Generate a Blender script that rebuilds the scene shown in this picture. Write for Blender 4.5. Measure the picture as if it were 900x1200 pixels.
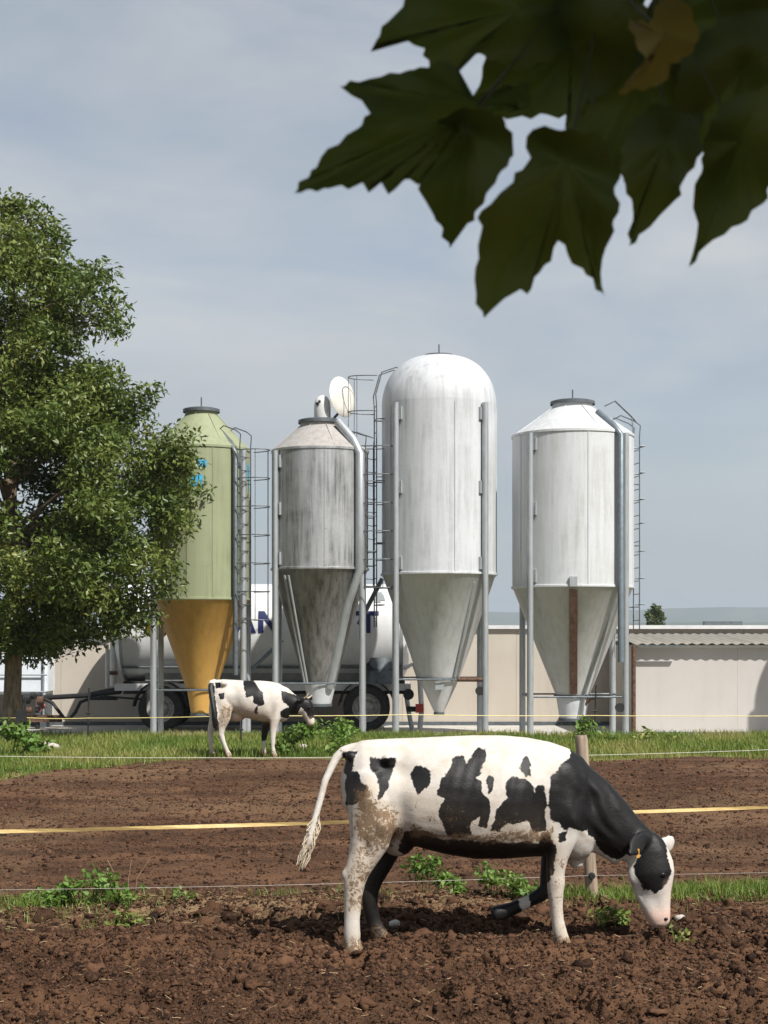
import bpy, bmesh, math, random
import numpy as np
from mathutils import Vector, Matrix, noise as mnoise

# ------------------------------------------------------------------ camera, sky, sun
scene = bpy.context.scene
for o in list(bpy.data.objects):
    bpy.data.objects.remove(o)
COL = scene.collection
R = math.radians
F = 1850.0          # focal length in photo pixels (900 x 1200)
HY = 748.0          # horizon row
EYE = 2.12          # camera height, m

cam_d = bpy.data.cameras.new('camera')
cam = bpy.data.objects.new('camera', cam_d)
COL.objects.link(cam)
scene.camera = cam
cam.location = (0, 0, EYE)
cam.rotation_euler = (R(90), 0, 0)
cam_d.sensor_fit = 'VERTICAL'
cam_d.sensor_height = 36.0
cam_d.sensor_width = 27.0
cam_d.lens = 36.0 * F / 1200.0
cam_d.shift_y = (HY - 600.0) / 1200.0
cam_d.clip_start = 0.05
cam_d.clip_end = 20000
cam_d.dof.use_dof = True
cam_d.dof.focus_distance = 16.0
cam_d.dof.aperture_fstop = 13.0

SUN_AZ, SUN_EL = 40.0, 49.0   # degrees right of straight-behind-the-camera, elevation
sdir = Vector((math.sin(R(SUN_AZ)) * math.cos(R(SUN_EL)), -math.cos(R(SUN_AZ)) * math.cos(R(SUN_EL)), math.sin(R(SUN_EL))))
sun_d = bpy.data.lights.new('sun', 'SUN')
sun_d.energy = 5.0
sun_d.angle = R(0.55)
sun_d.color = (1.0, 0.965, 0.91)
sun = bpy.data.objects.new('sun', sun_d)
COL.objects.link(sun)
sun.location = (20, -20, 30)
sun.rotation_euler = sdir.to_track_quat('Z', 'Y').to_euler()

world = bpy.data.worlds.new('World')
scene.world = world
world.use_nodes = True
wn, wl = world.node_tree.nodes, world.node_tree.links
wn.clear()
w_out = wn.new('ShaderNodeOutputWorld')
w_bg = wn.new('ShaderNodeBackground')
w_bg.inputs['Strength'].default_value = 0.076
sky = wn.new('ShaderNodeTexSky')
sky.sky_type = 'NISHITA'
sky.sun_disc = False
sky.sun_elevation = R(SUN_EL)
sky.sun_rotation = math.atan2(sdir.x, sdir.y)
sky.air_density = 1.0
sky.dust_density = 1.5
w_tc = wn.new('ShaderNodeTexCoord')
w_map = wn.new('ShaderNodeMapping')
w_map.inputs['Scale'].default_value = (1.0, 1.0, 3.2)
w_map.inputs['Rotation'].default_value = (0, R(10), 0)
wl.new(w_tc.outputs['Generated'], w_map.inputs['Vector'])
w_nz = wn.new('ShaderNodeTexNoise')
w_nz.inputs['Scale'].default_value = 3.1
w_nz.inputs['Detail'].default_value = 7
w_nz.inputs['Roughness'].default_value = 0.55
w_nz.inputs['Distortion'].default_value = 0.35
wl.new(w_map.outputs[0], w_nz.inputs['Vector'])
w_r1 = wn.new('ShaderNodeValToRGB')
w_r1.color_ramp.elements[0].position = 0.36
w_r1.color_ramp.elements[0].color = (0.42, 0.42, 0.42, 1)
w_r1.color_ramp.elements[1].position = 0.62
w_r1.color_ramp.elements[1].color = (0.93, 0.93, 0.93, 1)
wl.new(w_nz.outputs['Fac'], w_r1.inputs['Fac'])
w_nz2 = wn.new('ShaderNodeTexNoise')
w_nz2.inputs['Scale'].default_value = 2.3
w_nz2.inputs['Detail'].default_value = 5
wl.new(w_map.outputs[0], w_nz2.inputs['Vector'])
w_r2 = wn.new('ShaderNodeValToRGB')
w_r2.color_ramp.elements[0].position = 0.35
w_r2.color_ramp.elements[0].color = (4.0, 4.4, 4.85, 1)
w_r2.color_ramp.elements[1].position = 0.66
w_r2.color_ramp.elements[1].color = (6.1, 6.25, 6.3, 1)
wl.new(w_nz2.outputs['Fac'], w_r2.inputs['Fac'])
w_mix = wn.new('ShaderNodeMix')
w_mix.data_type = 'RGBA'
# thin cloud and haze are seen thickest low over the plain
w_sep = wn.new('ShaderNodeSeparateXYZ'); wl.new(w_tc.outputs['Generated'], w_sep.inputs[0])
w_el = wn.new('ShaderNodeMapRange'); w_el.inputs['From Min'].default_value = 0.35; w_el.inputs['From Max'].default_value = 1.0
w_el.inputs['To Min'].default_value = 1.0; w_el.inputs['To Max'].default_value = 0.45
wl.new(w_sep.outputs['Z'], w_el.inputs['Value'])
w_mul = wn.new('ShaderNodeMath'); w_mul.operation = 'MULTIPLY'
wl.new(w_r1.outputs['Color'], w_mul.inputs[0]); wl.new(w_el.outputs[0], w_mul.inputs[1])
wl.new(w_mul.outputs[0], w_mix.inputs[0])
wl.new(sky.outputs['Color'], w_mix.inputs[6])
wl.new(w_r2.outputs['Color'], w_mix.inputs[7])
wl.new(w_mix.outputs[2], w_bg.inputs['Color'])
wl.new(w_bg.outputs[0], w_out.inputs['Surface'])

vs = scene.view_settings
vs.view_transform = 'Standard'
vs.look = 'None'
vs.exposure = 0.50
vs.gamma = 1.0
vs.use_curve_mapping = False

# ------------------------------------------------------------------ helpers
random.seed(7)
rng = np.random.default_rng(11)

def at(px, py, d):
    """photo pixel + distance -> world point"""
    return Vector(((px - 450.0) / F * d, d, EYE + (HY - py) / F * d))

def zat(py, d):
    return EYE + (HY - py) / F * d

def tag(o, label=None, cat=None, group=None, kind=None):
    if label: o['label'] = label
    if cat: o['category'] = cat
    if group: o['group'] = group
    if kind: o['kind'] = kind
    return o

def empty(name, loc=(0, 0, 0), rz=0.0):
    o = bpy.data.objects.new(name, None)
    COL.objects.link(o)
    o.empty_display_size = 0.2
    o.location = loc
    o.rotation_euler = (0, 0, rz)
    return o

def link(name, me, parent=None, loc=None):
    o = bpy.data.objects.new(name, me)
    COL.objects.link(o)
    if parent is not None:
        o.parent = parent
    if loc is not None:
        o.location = loc
    return o

class MB:
    def __init__(self):
        self.v, self.f, self.sm = [], [], []
    def add(self, vs_, fs, smooth=False):
        b = len(self.v)
        self.v.extend([tuple(p) for p in vs_])
        for f in fs:
            self.f.append(tuple(i + b for i in f))
            self.sm.append(smooth)
        return self
    def box(self, c, s, rot=None):
        x, y, z = s[0] / 2, s[1] / 2, s[2] / 2
        p = [Vector((sx * x, sy * y, sz * z)) for sz in (-1, 1) for sy in (-1, 1) for sx in (-1, 1)]
        if rot is not None:
            p = [rot @ q for q in p]
        c = Vector(c)
        return self.add([q + c for q in p], [(0, 2, 3, 1), (4, 5, 7, 6), (0, 1, 5, 4), (2, 6, 7, 3), (0, 4, 6, 2), (1, 3, 7, 5)])
    def box2(self, a, b):
        return self.box([(a[i] + b[i]) / 2 for i in range(3)], [abs(b[i] - a[i]) for i in range(3)])
    def tube(self, path, r, n=8, cap=True, smooth=True):
        path = [Vector(p) for p in path]
        m = len(path)
        rs = r if isinstance(r, (list, tuple)) else [r] * m
        vs_, fs = [], []
        up = Vector((0, 0, 1))
        prev = None
        for i, p in enumerate(path):
            t = (path[min(i + 1, m - 1)] - path[max(i - 1, 0)])
            if t.length < 1e-9: t = Vector((0, 0, 1))
            t.normalize()
            if prev is None:
                a = t.cross(up)
                if a.length < 1e-3: a = t.cross(Vector((1, 0, 0)))
            else:
                a = prev - t * prev.dot(t)
            a.normalize()
            prev = a
            b = t.cross(a)
            for k in range(n):
                an = 2 * math.pi * k / n
                vs_.append(p + (a * math.cos(an) + b * math.sin(an)) * rs[i])
        for i in range(m - 1):
            for k in range(n):
                k2 = (k + 1) % n
                fs.append((i * n + k, i * n + k2, (i + 1) * n + k2, (i + 1) * n + k))
        self.add(vs_, fs, smooth)
        if cap:
            self.add(vs_[:n], [tuple(range(n - 1, -1, -1))])
            self.add(vs_[-n:], [tuple(range(n))])
        return self
    def lathe(self, prof, n=48, c=(0, 0, 0), axis='z', smooth=True):
        vs_, fs = [], []
        m = len(prof)
        for (r, z) in prof:
            for k in range(n):
                a = 2 * math.pi * k / n
                q = (r * math.cos(a), r * math.sin(a), z)
                if axis == 'x': q = (q[2], q[0], q[1])
                if axis == 'y': q = (q[0], q[2], q[1])
                vs_.append((q[0] + c[0], q[1] + c[1], q[2] + c[2]))
        for i in range(m - 1):
            for k in range(n):
                k2 = (k + 1) % n
                fs.append((i * n + k, i * n + k2, (i + 1) * n + k2, (i + 1) * n + k))
        return self.add(vs_, fs, smooth)
    def mesh(self, name, mat=None, sharp=38):
        me = bpy.data.meshes.new(name)
        me.from_pydata(self.v, [], self.f)
        me.polygons.foreach_set('use_smooth', self.sm)
        if any(self.sm):
            me.set_sharp_from_angle(angle=R(sharp))
        if mat: me.materials.append(mat)
        me.update()
        return me
    def build(self, name, mat, parent=None, loc=None, sharp=38):
        return link(name, self.mesh(name, mat, sharp), parent, loc)

def np_mesh(name, verts, faces_flat, face_len, mat, smooth=False, attrs=None):
    me = bpy.data.meshes.new(name)
    nf = len(faces_flat) // face_len
    me.vertices.add(len(verts))
    me.vertices.foreach_set('co', np.ascontiguousarray(verts, dtype=np.float32).ravel())
    me.loops.add(len(faces_flat))
    me.loops.foreach_set('vertex_index', np.ascontiguousarray(faces_flat, dtype=np.int32))
    me.polygons.add(nf)
    me.polygons.foreach_set('loop_start', np.arange(0, nf * face_len, face_len, dtype=np.int32))
    me.update(calc_edges=True)
    if smooth:
        me.polygons.foreach_set('use_smooth', np.ones(nf, dtype=bool))
    if attrs:
        for k, a in attrs.items():
            at_ = me.attributes.new(k, 'FLOAT', 'POINT')
            at_.data.foreach_set('value', np.ascontiguousarray(a, dtype=np.float32))
    if mat: me.materials.append(mat)
    return me

# numpy value noise
def _h(ix, iy, s):
    n = (ix.astype(np.int64) * 374761393 + iy.astype(np.int64) * 668265263 + s * 974711) & 0x7fffffff
    n = ((n ^ (n >> 13)) * 1274126177) & 0x7fffffff
    n = n ^ (n >> 16)
    return (n & 0xffff) / 65535.0
def vn(x, y, s=0):
    ix, iy = np.floor(x), np.floor(y)
    fx, fy = x - ix, y - iy
    fx, fy = fx * fx * (3 - 2 * fx), fy * fy * (3 - 2 * fy)
    a, b = _h(ix, iy, s), _h(ix + 1, iy, s)
    c, d = _h(ix, iy + 1, s), _h(ix + 1, iy + 1, s)
    return (a * (1 - fx) + b * fx) * (1 - fy) + (c * (1 - fx) + d * fx) * fy
def fbm(x, y, s=0, o=4, g=0.5):
    t, a, w = 0, 1, 0
    for i in range(o):
        t = t + a * vn(x * 2 ** i + 17.3 * i, y * 2 ** i + 9.1 * i, s + i)
        w += a
        a *= g
    return t / w

# ------------------------------------------------------------------ materials
class NT:
    """small node-tree writer"""
    def __init__(self, name):
        self.m = bpy.data.materials.new(name)
        self.m.use_nodes = True
        self.t = self.m.node_tree
        self.b = self.t.nodes['Principled BSDF']
        self.co = None
    def n(self, typ, **kw):
        nd = self.t.nodes.new(typ)
        for k, v in kw.items():
            setattr(nd, k, v)
        return nd
    def l(self, a, b):
        self.t.links.new(a, b)
    def coord(self, scale=(1, 1, 1), obj=True):
        tc = self.n('ShaderNodeTexCoord')
        mp = self.n('ShaderNodeMapping')
        mp.inputs['Scale'].default_value = scale
        self.l(tc.outputs['Object' if obj else 'Generated'], mp.inputs['Vector'])
        return mp.outputs[0]
    def noise(self, scale, detail=5, rough=0.55, co=None, dist=0.0):
        nz = self.n('ShaderNodeTexNoise')
        nz.inputs['Scale'].default_value = scale
        nz.inputs['Detail'].default_value = detail
        nz.inputs['Roughness'].default_value = rough
        nz.inputs['Distortion'].default_value = dist
        if co is not None: self.l(co, nz.inputs['Vector'])
        return nz.outputs['Fac']
    def ramp(self, fac, stops, interp='LINEAR'):
        r = self.n('ShaderNodeValToRGB')
        cr = r.color_ramp
        cr.interpolation = interp
        while len(cr.elements) < len(stops): cr.elements.new(0.5)
        for e, (p, c) in zip(cr.elements, stops):
            e.position = p
            e.color = (c[0], c[1], c[2], 1) if isinstance(c, (tuple, list)) else (c, c, c, 1)
        self.l(fac, r.inputs['Fac'])
        return r.outputs['Color']
    def mix(self, fac, a, b, mode='MIX'):
        x = self.n('ShaderNodeMix', data_type='RGBA', blend_type=mode)
        for idx, v in ((0, fac), (6, a), (7, b)):
            if isinstance(v, (int, float)): x.inputs[idx].default_value = v if idx == 0 else (v, v, v, 1)
            elif isinstance(v, (tuple, list)): x.inputs[idx].default_value = (v[0], v[1], v[2], 1)
            else: self.l(v, x.inputs[idx])
        return x.outputs[2]
    def math(self, op, a, b=0.0, clamp=False):
        x = self.n('ShaderNodeMath', operation=op, use_clamp=clamp)
        for i, v in enumerate((a, b)):
            if isinstance(v, (int, float)): x.inputs[i].default_value = v
            else: self.l(v, x.inputs[i])
        return x.outputs[0]
    def attr(self, name):
        a = self.n('ShaderNodeAttribute', attribute_name=name)
        return a.outputs['Fac']
    def bump(self, h, strength=0.3, dist=0.02):
        b = self.n('ShaderNodeBump')
        b.inputs['Strength'].default_value = strength
        b.inputs['Distance'].default_value = dist
        self.l(h, b.inputs['Height'])
        self.l(b.outputs[0], self.b.inputs['Normal'])
    def set(self, col=None, rough=None, metal=None, spec=None):
        for k, v in (('Base Color', col), ('Roughness', rough), ('Metallic', metal), ('Specular IOR Level', spec)):
            if v is None: continue
            if isinstance(v, (int, float)): self.b.inputs[k].default_value = v
            elif isinstance(v, (tuple, list)): self.b.inputs[k].default_value = (v[0], v[1], v[2], 1)
            else: self.l(v, self.b.inputs[k])
        return self

def simple(name, col, rough=0.6, metal=0.0, var=0.25, scale=6.0, bump=0.1, stretch=(1, 1, 1), spec=0.4):
    t = NT(name)
    co = t.coord(stretch)
    f = t.noise(scale, 6, 0.6, co)
    lo = tuple(c * (1 - var) for c in col)
    hi = tuple(min(0.9, c * (1 + var)) for c in col)
    t.set(t.ramp(f, [(0.3, lo), (0.7, hi)]), t.ramp(f, [(0.3, min(1, rough + .1)), (0.7, max(.05, rough - .1))]), metal, spec)
    if bump: t.bump(f, bump, 0.01)
    return t.m

def silo_mat(name, base, stain, amount, rough=0.45, metal=0.0, blotch=(0.3, 0.7)):
    """weathered shell: vertical run-off streaks, blotches and fine grain"""
    t = NT(name)
    c1 = t.coord((6.0, 6.0, 0.35))
    c2 = t.coord((1, 1, 1))
    st = t.noise(1.6, 6, 0.65, c1)
    bl = t.noise(1.3, 6, 0.62, c2, 0.4)
    fine = t.noise(22, 4, 0.6, c2)
    m = t.math('MULTIPLY', t.ramp(st, [(0.42, 0.0), (0.72, 1.0)]), t.ramp(bl, [(blotch[0], 0.0), (blotch[1], 1.0)]))
    m = t.math('MULTIPLY', m, amount, True)
    col = t.mix(m, base, stain)
    col = t.mix(t.ramp(bl, [(0.3, 0.0), (0.75, 0.30)]), col, tuple(0.6 * a + 0.4 * b for a, b in zip(base, stain)))
    spots = t.ramp(t.noise(7, 5, 0.7, c2, 0.6), [(0.66, 0.0), (0.74, 0.55)])
    col = t.mix(t.math('MULTIPLY', spots, amount), col, stain)
    col = t.mix(t.ramp(fine, [(0.35, 0.0), (0.7, 0.14)]), col, stain)
    t.set(col, t.ramp(bl, [(0.3, rough + .12), (0.7, rough - .05)]), metal, 0.4)
    t.bump(t.mix(0.3, bl, fine), 0.12, 0.03)
    return t.m

M = {}
M['silo_green'] = silo_mat('silo_green', (0.265, 0.29, 0.175), (0.155, 0.165, 0.095), 0.9)
M['silo_yellow'] = silo_mat('silo_yellow', (0.56, 0.32, 0.08), (0.30, 0.16, 0.045), 0.9)
M['silo_grey'] = silo_mat('silo_grey', (0.46, 0.465, 0.465), (0.10, 0.095, 0.088), 1.25, 0.33, 0.45, (0.3, 0.62))
M['silo_grey_dark'] = silo_mat('silo_grey_dark', (0.27, 0.265, 0.255), (0.055, 0.05, 0.045), 1.3, 0.42, 0.25, (0.25, 0.6))
M['silo_grey_roof'] = silo_mat('silo_grey_roof', (0.37, 0.355, 0.335), (0.14, 0.11, 0.09), 0.9, 0.5)
M['silo_white'] = silo_mat('silo_white', (0.545, 0.56, 0.575), (0.28, 0.285, 0.285), 1.2, 0.38)
M['silo_white_hopper'] = silo_mat('silo_white_hopper', (0.52, 0.525, 0.515), (0.27, 0.27, 0.26), 0.9, 0.45)
M['silo_cream'] = silo_mat('silo_cream', (0.56, 0.578, 0.59), (0.32, 0.31, 0.285), 1.0, 0.36)
M['silo_cream_hopper'] = silo_mat('silo_cream_hopper', (0.54, 0.54, 0.525), (0.29, 0.285, 0.265), 0.9, 0.45)
M['galv'] = simple('galvanized_steel', (0.40, 0.42, 0.43), 0.42, 0.55, 0.2, 9, 0.08, (1, 1, .3))
M['ladder'] = simple('ladder_steel', (0.10, 0.105, 0.11), 0.5, 0.3, 0.25, 9, 0.05)
M['galv_dark'] = simple('dark_steel', (0.11, 0.125, 0.135), 0.5, 0.4, 0.3, 9, 0.08)
M['blue_steel'] = simple('blue_grey_steel', (0.15, 0.18, 0.20), 0.45, 0.3, 0.2, 9, 0.08)
M['rust'] = simple('rusty_steel', (0.10, 0.055, 0.035), 0.8, 0.1, 0.5, 12, 0.2)
M['black_iron'] = simple('black_iron', (0.022, 0.022, 0.022), 0.6, 0.2, 0.3, 9, 0.1)
M['white_paint'] = simple('white_paint', (0.57, 0.57, 0.56), 0.35, 0, 0.08, 4, 0.03)
M['tank_white'] = silo_mat('tank_white', (0.60, 0.605, 0.61), (0.40, 0.39, 0.38), 0.5, 0.3)
M['tank_grey'] = simple('tank_grey', (0.22, 0.225, 0.225), 0.5, 0, 0.2, 3, 0.05)
M['navy'] = simple('navy_paint', (0.010, 0.018, 0.085), 0.45, 0, 0.1, 5, 0)
M['sky_blue'] = simple('blue_paint', (0.05, 0.33, 0.55), 0.5, 0, 0.2, 8, 0)
M['grey_mark'] = simple('grey_mark', (0.22, 0.24, 0.24), 0.5, 0, 0.1, 5, 0)
M['yellow_sign'] = simple('yellow_sign', (0.75, 0.60, 0.03), 0.45, 0, 0.08, 5, 0)
M['rubber'] = simple('rubber', (0.035, 0.033, 0.032), 0.8, 0, 0.35, 14, 0.2)
M['rim'] = simple('wheel_rim', (0.36, 0.34, 0.32), 0.55, 0.3, 0.4, 10, 0.1)
M['red_lens'] = simple('red_lens', (0.45, 0.05, 0.03), 0.3, 0, 0.15, 5, 0)
M['pink_metal'] = simple('faded_red_metal', (0.42, 0.16, 0.15), 0.6, 0, 0.3, 10, 0.1)
M['plaster'] = None
M['wood'] = simple('weathered_wood', (0.25, 0.19, 0.14), 0.85, 0, 0.45, 5, 0.5, (6, 6, 0.6))
M['yellow_tape'] = simple('yellow_tape', (0.50, 0.36, 0.145), 0.6, 0, 0.12, 20, 0.1)
M['white_wire'] = simple('white_wire', (0.6, 0.58, 0.52), 0.5, 0, 0.1, 20, 0)
M['grey_wire'] = simple('grey_wire', (0.34, 0.30, 0.26), 0.5, 0, 0.1, 20, 0)
M['petiole'] = simple('petiole', (0.05, 0.05, 0.02), 0.6, 0, 0.1, 20, 0)
M['yellow_wire'] = simple('yellow_wire', (0.72, 0.60, 0.25), 0.5, 0, 0.1, 20, 0)
M['concrete'] = simple('concrete', (0.42, 0.40, 0.36), 0.85, 0, 0.22, 2.5, 0.2)
M['kerb'] = simple('kerb_concrete', (0.50, 0.47, 0.41), 0.85, 0, 0.2, 4, 0.2)
M['plastic_white'] = simple('white_plastic', (0.62, 0.66, 0.70), 0.35, 0, 0.1, 3, 0.02)
M['lid'] = simple('lid_plastic', (0.62, 0.60, 0.54), 0.5, 0, 0.12, 3, 0.05)
M['bark'] = simple('bark', (0.20, 0.15, 0.105), 0.95, 0, 0.65, 4, 0.9, (2.5, 2.5, 0.7))
M['stone'] = simple('field_stone', (0.42, 0.38, 0.33), 0.9, 0, 0.3, 12, 0.4)

def wall_mat(name, base, dirt_shade):
    t = NT(name)
    c1 = t.coord((1, 1, 1)); c2 = t.coord((1.8, 1.8, 0.25))
    a = t.noise(0.7, 7, 0.65, c1); b = t.noise(2.2, 5, 0.6, c2); g = t.noise(40, 3, 0.5, c1)
    col = t.mix(t.ramp(a, [(0.35, 0.0), (0.7, 0.5)]), base, dirt_shade)
    col = t.mix(t.ramp(b, [(0.5, 0.0), (0.75, 0.35)]), col, dirt_shade)
    t.set(col, 0.85, 0, 0.25)
    t.bump(g, 0.15, 0.005)
    return t.m
M['plaster'] = wall_mat('beige_plaster', (0.455, 0.41, 0.35), (0.35, 0.305, 0.255))
M['plaster_pink'] = wall_mat('pale_plaster', (0.45, 0.425, 0.40), (0.375, 0.345, 0.32))
M['roof_sheet'] = wall_mat('roof_sheet', (0.27, 0.25, 0.215), (0.17, 0.155, 0.13))
M['parapet'] = simple('parapet_cap', (0.56, 0.56, 0.56), 0.6, 0, 0.1, 3, 0.05)

def leaf_mat(name, stops, trans=0.35, rough=0.5, scale=0.9, spec=0.35):
    t = NT(name)
    r = t.attr('shade')
    nz = t.noise(scale, 3, 0.5, t.coord())
    f = t.math('ADD', t.math('MULTIPLY', r, 0.62), t.math('MULTIPLY', nz, 0.38))
    col = t.ramp(f, stops)
    t.set(col, rough, 0, spec)
    tr = t.n('ShaderNodeBsdfTranslucent')
    t.l(t.mix(0.4, col, (0.17, 0.22, 0.02)), tr.inputs['Color'])
    ms = t.n('ShaderNodeMixShader')
    ms.inputs[0].default_value = trans
    t.l(t.b.outputs[0], ms.inputs[1]); t.l(tr.outputs[0], ms.inputs[2])
    t.l(ms.outputs[0], t.t.nodes['Material Output'].inputs['Surface'])
    return t.m
M['tree_leaf'] = leaf_mat('tree_leaf', [(0.12, (0.028, 0.05, 0.013)), (0.40, (0.078, 0.118, 0.025)), (0.64, (0.135, 0.172, 0.04)), (0.9, (0.22, 0.23, 0.068))], 0.25, 0.38)
M['weed_leaf'] = leaf_mat('weed_leaf', [(0.1, (0.06, 0.12, 0.02)), (0.5, (0.12, 0.215, 0.037)), (0.9, (0.22, 0.29, 0.08))], 0.3)
M['grass'] = leaf_mat('grass_blade', [(0.1, (0.075, 0.13, 0.02)), (0.40, (0.135, 0.195, 0.034)), (0.64, (0.24, 0.245, 0.065)), (0.9, (0.38, 0.32, 0.15))], 0.3)
M['straw'] = simple('straw', (0.30, 0.21, 0.115), 0.8, 0, 0.3, 8, 0)
M['far_leaf'] = leaf_mat('far_leaf', [(0.1, (0.03, 0.05, 0.015)), (0.6, (0.07, 0.10, 0.03)), (0.9, (0.11, 0.13, 0.045))], 0.2)

def plane_leaf_mat(name, c1, c2, trans):
    t = NT(name)
    co = t.coord()
    f = t.noise(16, 6, 0.6, co)
    big = t.noise(3.5, 3, 0.5, co)
    col = t.mix(t.ramp(f, [(0.3, 0.0), (0.7, 1.0)]), c1, c2)
    col = t.mix(t.ramp(t.noise(7, 3, 0.5, co), [(0.45, 0.0), (0.65, 0.8)]), col, tuple(c_ * k_ for c_, k_ in zip(c2, (1.6, 1.25, 0.7))))  # olive patches painted into the colour for light coming through the blade
    spot = t.ramp(t.noise(46, 2, 0.5, co), [(0.70, 0.0), (0.74, 1.0)])
    col = t.mix(t.math('MULTIPLY', spot, 0.8), col, (0.05, 0.03, 0.012))
    col = t.mix(t.ramp(t.attr('vein'), [(0.0, 0.35), (1.0, 0.0)]), col, tuple(min(1, a * 1.8) for a in c2))
    t.set(col, 0.5, 0, 0.3)
    tr = t.n('ShaderNodeBsdfTranslucent')
    t.l(t.mix(0.5, col, (0.16, 0.22, 0.02)), tr.inputs['Color'])
    ms = t.n('ShaderNodeMixShader'); ms.inputs[0].default_value = trans
    t.l(t.b.outputs[0], ms.inputs[1]); t.l(tr.outputs[0], ms.inputs[2])
    t.l(ms.outputs[0], t.t.nodes['Material Output'].inputs['Surface'])
    t.bump(f, 0.2, 0.002)
    return t.m
M['plane_leaf'] = plane_leaf_mat('plane_leaf', (0.034, 0.054, 0.012), (0.05, 0.074, 0.016), 0.3)
M['plane_leaf_old'] = plane_leaf_mat('plane_leaf_browning', (0.22, 0.15, 0.03), (0.15, 0.12, 0.03), 0.45)

# soil: turned earth that turns to turf towards the verge
t = NT('soil')
co = t.coord()
big = t.noise(0.55, 5, 0.6, co)
streak = t.noise(1.0, 6, 0.65, t.coord((0.35, 1.5, 1)))
mid = t.noise(7, 6, 0.7, co)
fine = t.noise(45, 5, 0.75, co)
col = t.mix(t.ramp(mid, [(0.3, 0.0), (0.72, 1.0)]), (0.019, 0.0095, 0.0058), (0.096, 0.049, 0.027))
col = t.mix(t.ramp(streak, [(0.44, 0.0), (0.62, 0.9)]), col, (0.138, 0.072, 0.039))
col = t.mix(t.ramp(fine, [(0.52, 0.0), (0.68, 0.6)]), col, (0.15, 0.085, 0.046))
col = t.mix(t.ramp(t.noise(90, 3, 0.6, co), [(0.69, 0.0), (0.75, 0.8)]), col, (0.40, 0.30, 0.20))
col = t.mix(t.math('MULTIPLY', t.attr('dry'), t.ramp(fine, [(0.35, 0.25), (0.65, 1.0)])), col, (0.27, 0.18, 0.10))
tn = t.math('ADD', t.attr('turf'), t.math('MULTIPLY', t.math('SUBTRACT', t.noise(2.2, 6, 0.65, co), 0.5), 1.1))
tm = t.ramp(tn, [(0.42, 0.0), (0.58, 1.0)])
col = t.mix(tm, col, t.mix(t.ramp(mid, [(0.35, 0.0), (0.65, 1.0)]), (0.10, 0.12, 0.03), (0.24, 0.20, 0.075)))
t.set(col, 0.93, 0, 0.15)
t.bump(t.mix(0.5, mid, fine), 0.95, 0.045)
M['soil'] = t.m
t = NT('clod')
co = t.coord()
col = t.mix(t.ramp(t.attr('shade'), [(0.0, 0.0), (1.0, 1.0)]), (0.011, 0.0058, 0.004), (0.118, 0.060, 0.034))
col = t.mix(t.ramp(t.noise(40, 5, 0.7, co), [(0.5, 0.0), (0.7, 0.6)]), col, (0.15, 0.085, 0.05))
t.set(col, 0.95, 0, 0.12)
t.bump(t.noise(70, 5, 0.7, co), 0.8, 0.012)
M['clod'] = t.m
t = NT('far_field')
co = t.coord()
t.set(t.mix(t.ramp(t.noise(0.02, 5, 0.6, co), [(0.4, 0.0), (0.6, 1.0)]), (0.10, 0.12, 0.05), (0.18, 0.15, 0.09)), 0.95, 0, 0.1)
M['far_field'] = t.m
t = NT('hill')
co = t.coord()
t.set(t.mix(t.ramp(t.noise(0.004, 6, 0.6, co), [(0.4, 0.0), (0.6, 1.0)]), (0.045, 0.065, 0.035), (0.09, 0.10, 0.06)), 0.95, 0, 0.1)
M['hill'] = t.m

# ------------------------------------------------------------------ the ground
YARD = -0.25
VERGE0, CREST = 27.4, 34.6
HOOVES = []      # (x, y) spots where the soil is trodden level (filled below before the mesh is made)

def ground_z(x, y):
    """height of the field; arrays"""
    z = 0.05 * (fbm(x * 0.45, y * 0.45, 3, 3) - 0.5)
    near = np.clip((13.2 - y) / 1.6, 0, 1)
    mid = np.clip((VERGE0 + 0.5 - y) / 2.0, 0, 1)
    lump = fbm(x * 5.5, y * 5.5, 21, 4, 0.62)
    z = z + near * (0.19 * (np.abs(lump - 0.5) * -1.6 + lump - 0.27))
    z = z + mid * (1 - near * 0.6) * (0.085 * (fbm(x * 3.2, y * 5.0, 31, 4, 0.6) - 0.5) + 0.03 * np.sin(y * 2.6 + 1.4 * np.sin(x * 0.5) + 2 * fbm(x * .4, y * .4, 8, 2)))
    z = z + (near * 0.03 + mid * 0.012) * (fbm(x * 17, y * 17, 91, 3, 0.6) - 0.5)
    z = z + near * 0.035 * np.sin(y * 4.2 + 0.8 * np.sin(x * 1.3))
    # slight swell along the fence line
    z = z + 0.05 * np.exp(-((y - (12.35 + 0.16 * x)) / 0.35) ** 2)
    for hx, hy in HOOVES:
        w = np.exp(-(((x - hx) ** 2 + (y - hy) ** 2) / 0.16 ** 2))
        z = z * (1 - w) - 0.012 * w
    # the verge drops to the yard behind its crest
    return z

def ground_attrs(x, y):
    turf = np.clip((y - (VERGE0 + 0.7 * (fbm(x * 0.5, y * 0.1, 5, 3) - 0.5) * 4 - 5.0 * np.clip((-x - 3.0) / 3.5, 0, 1))) / 1.2, -0.5, 1)
    fy = 12.55 + 0.16 * x
    dry = np.exp(-((y - fy) / 0.6) ** 2) * 0.95 + 0.35 * np.clip((fbm(x * 0.5, y * 0.35, 55, 4) - 0.48) * 5, 0, 1) * (y > 12)
    return turf, np.clip(dry, 0, 1)

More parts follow.
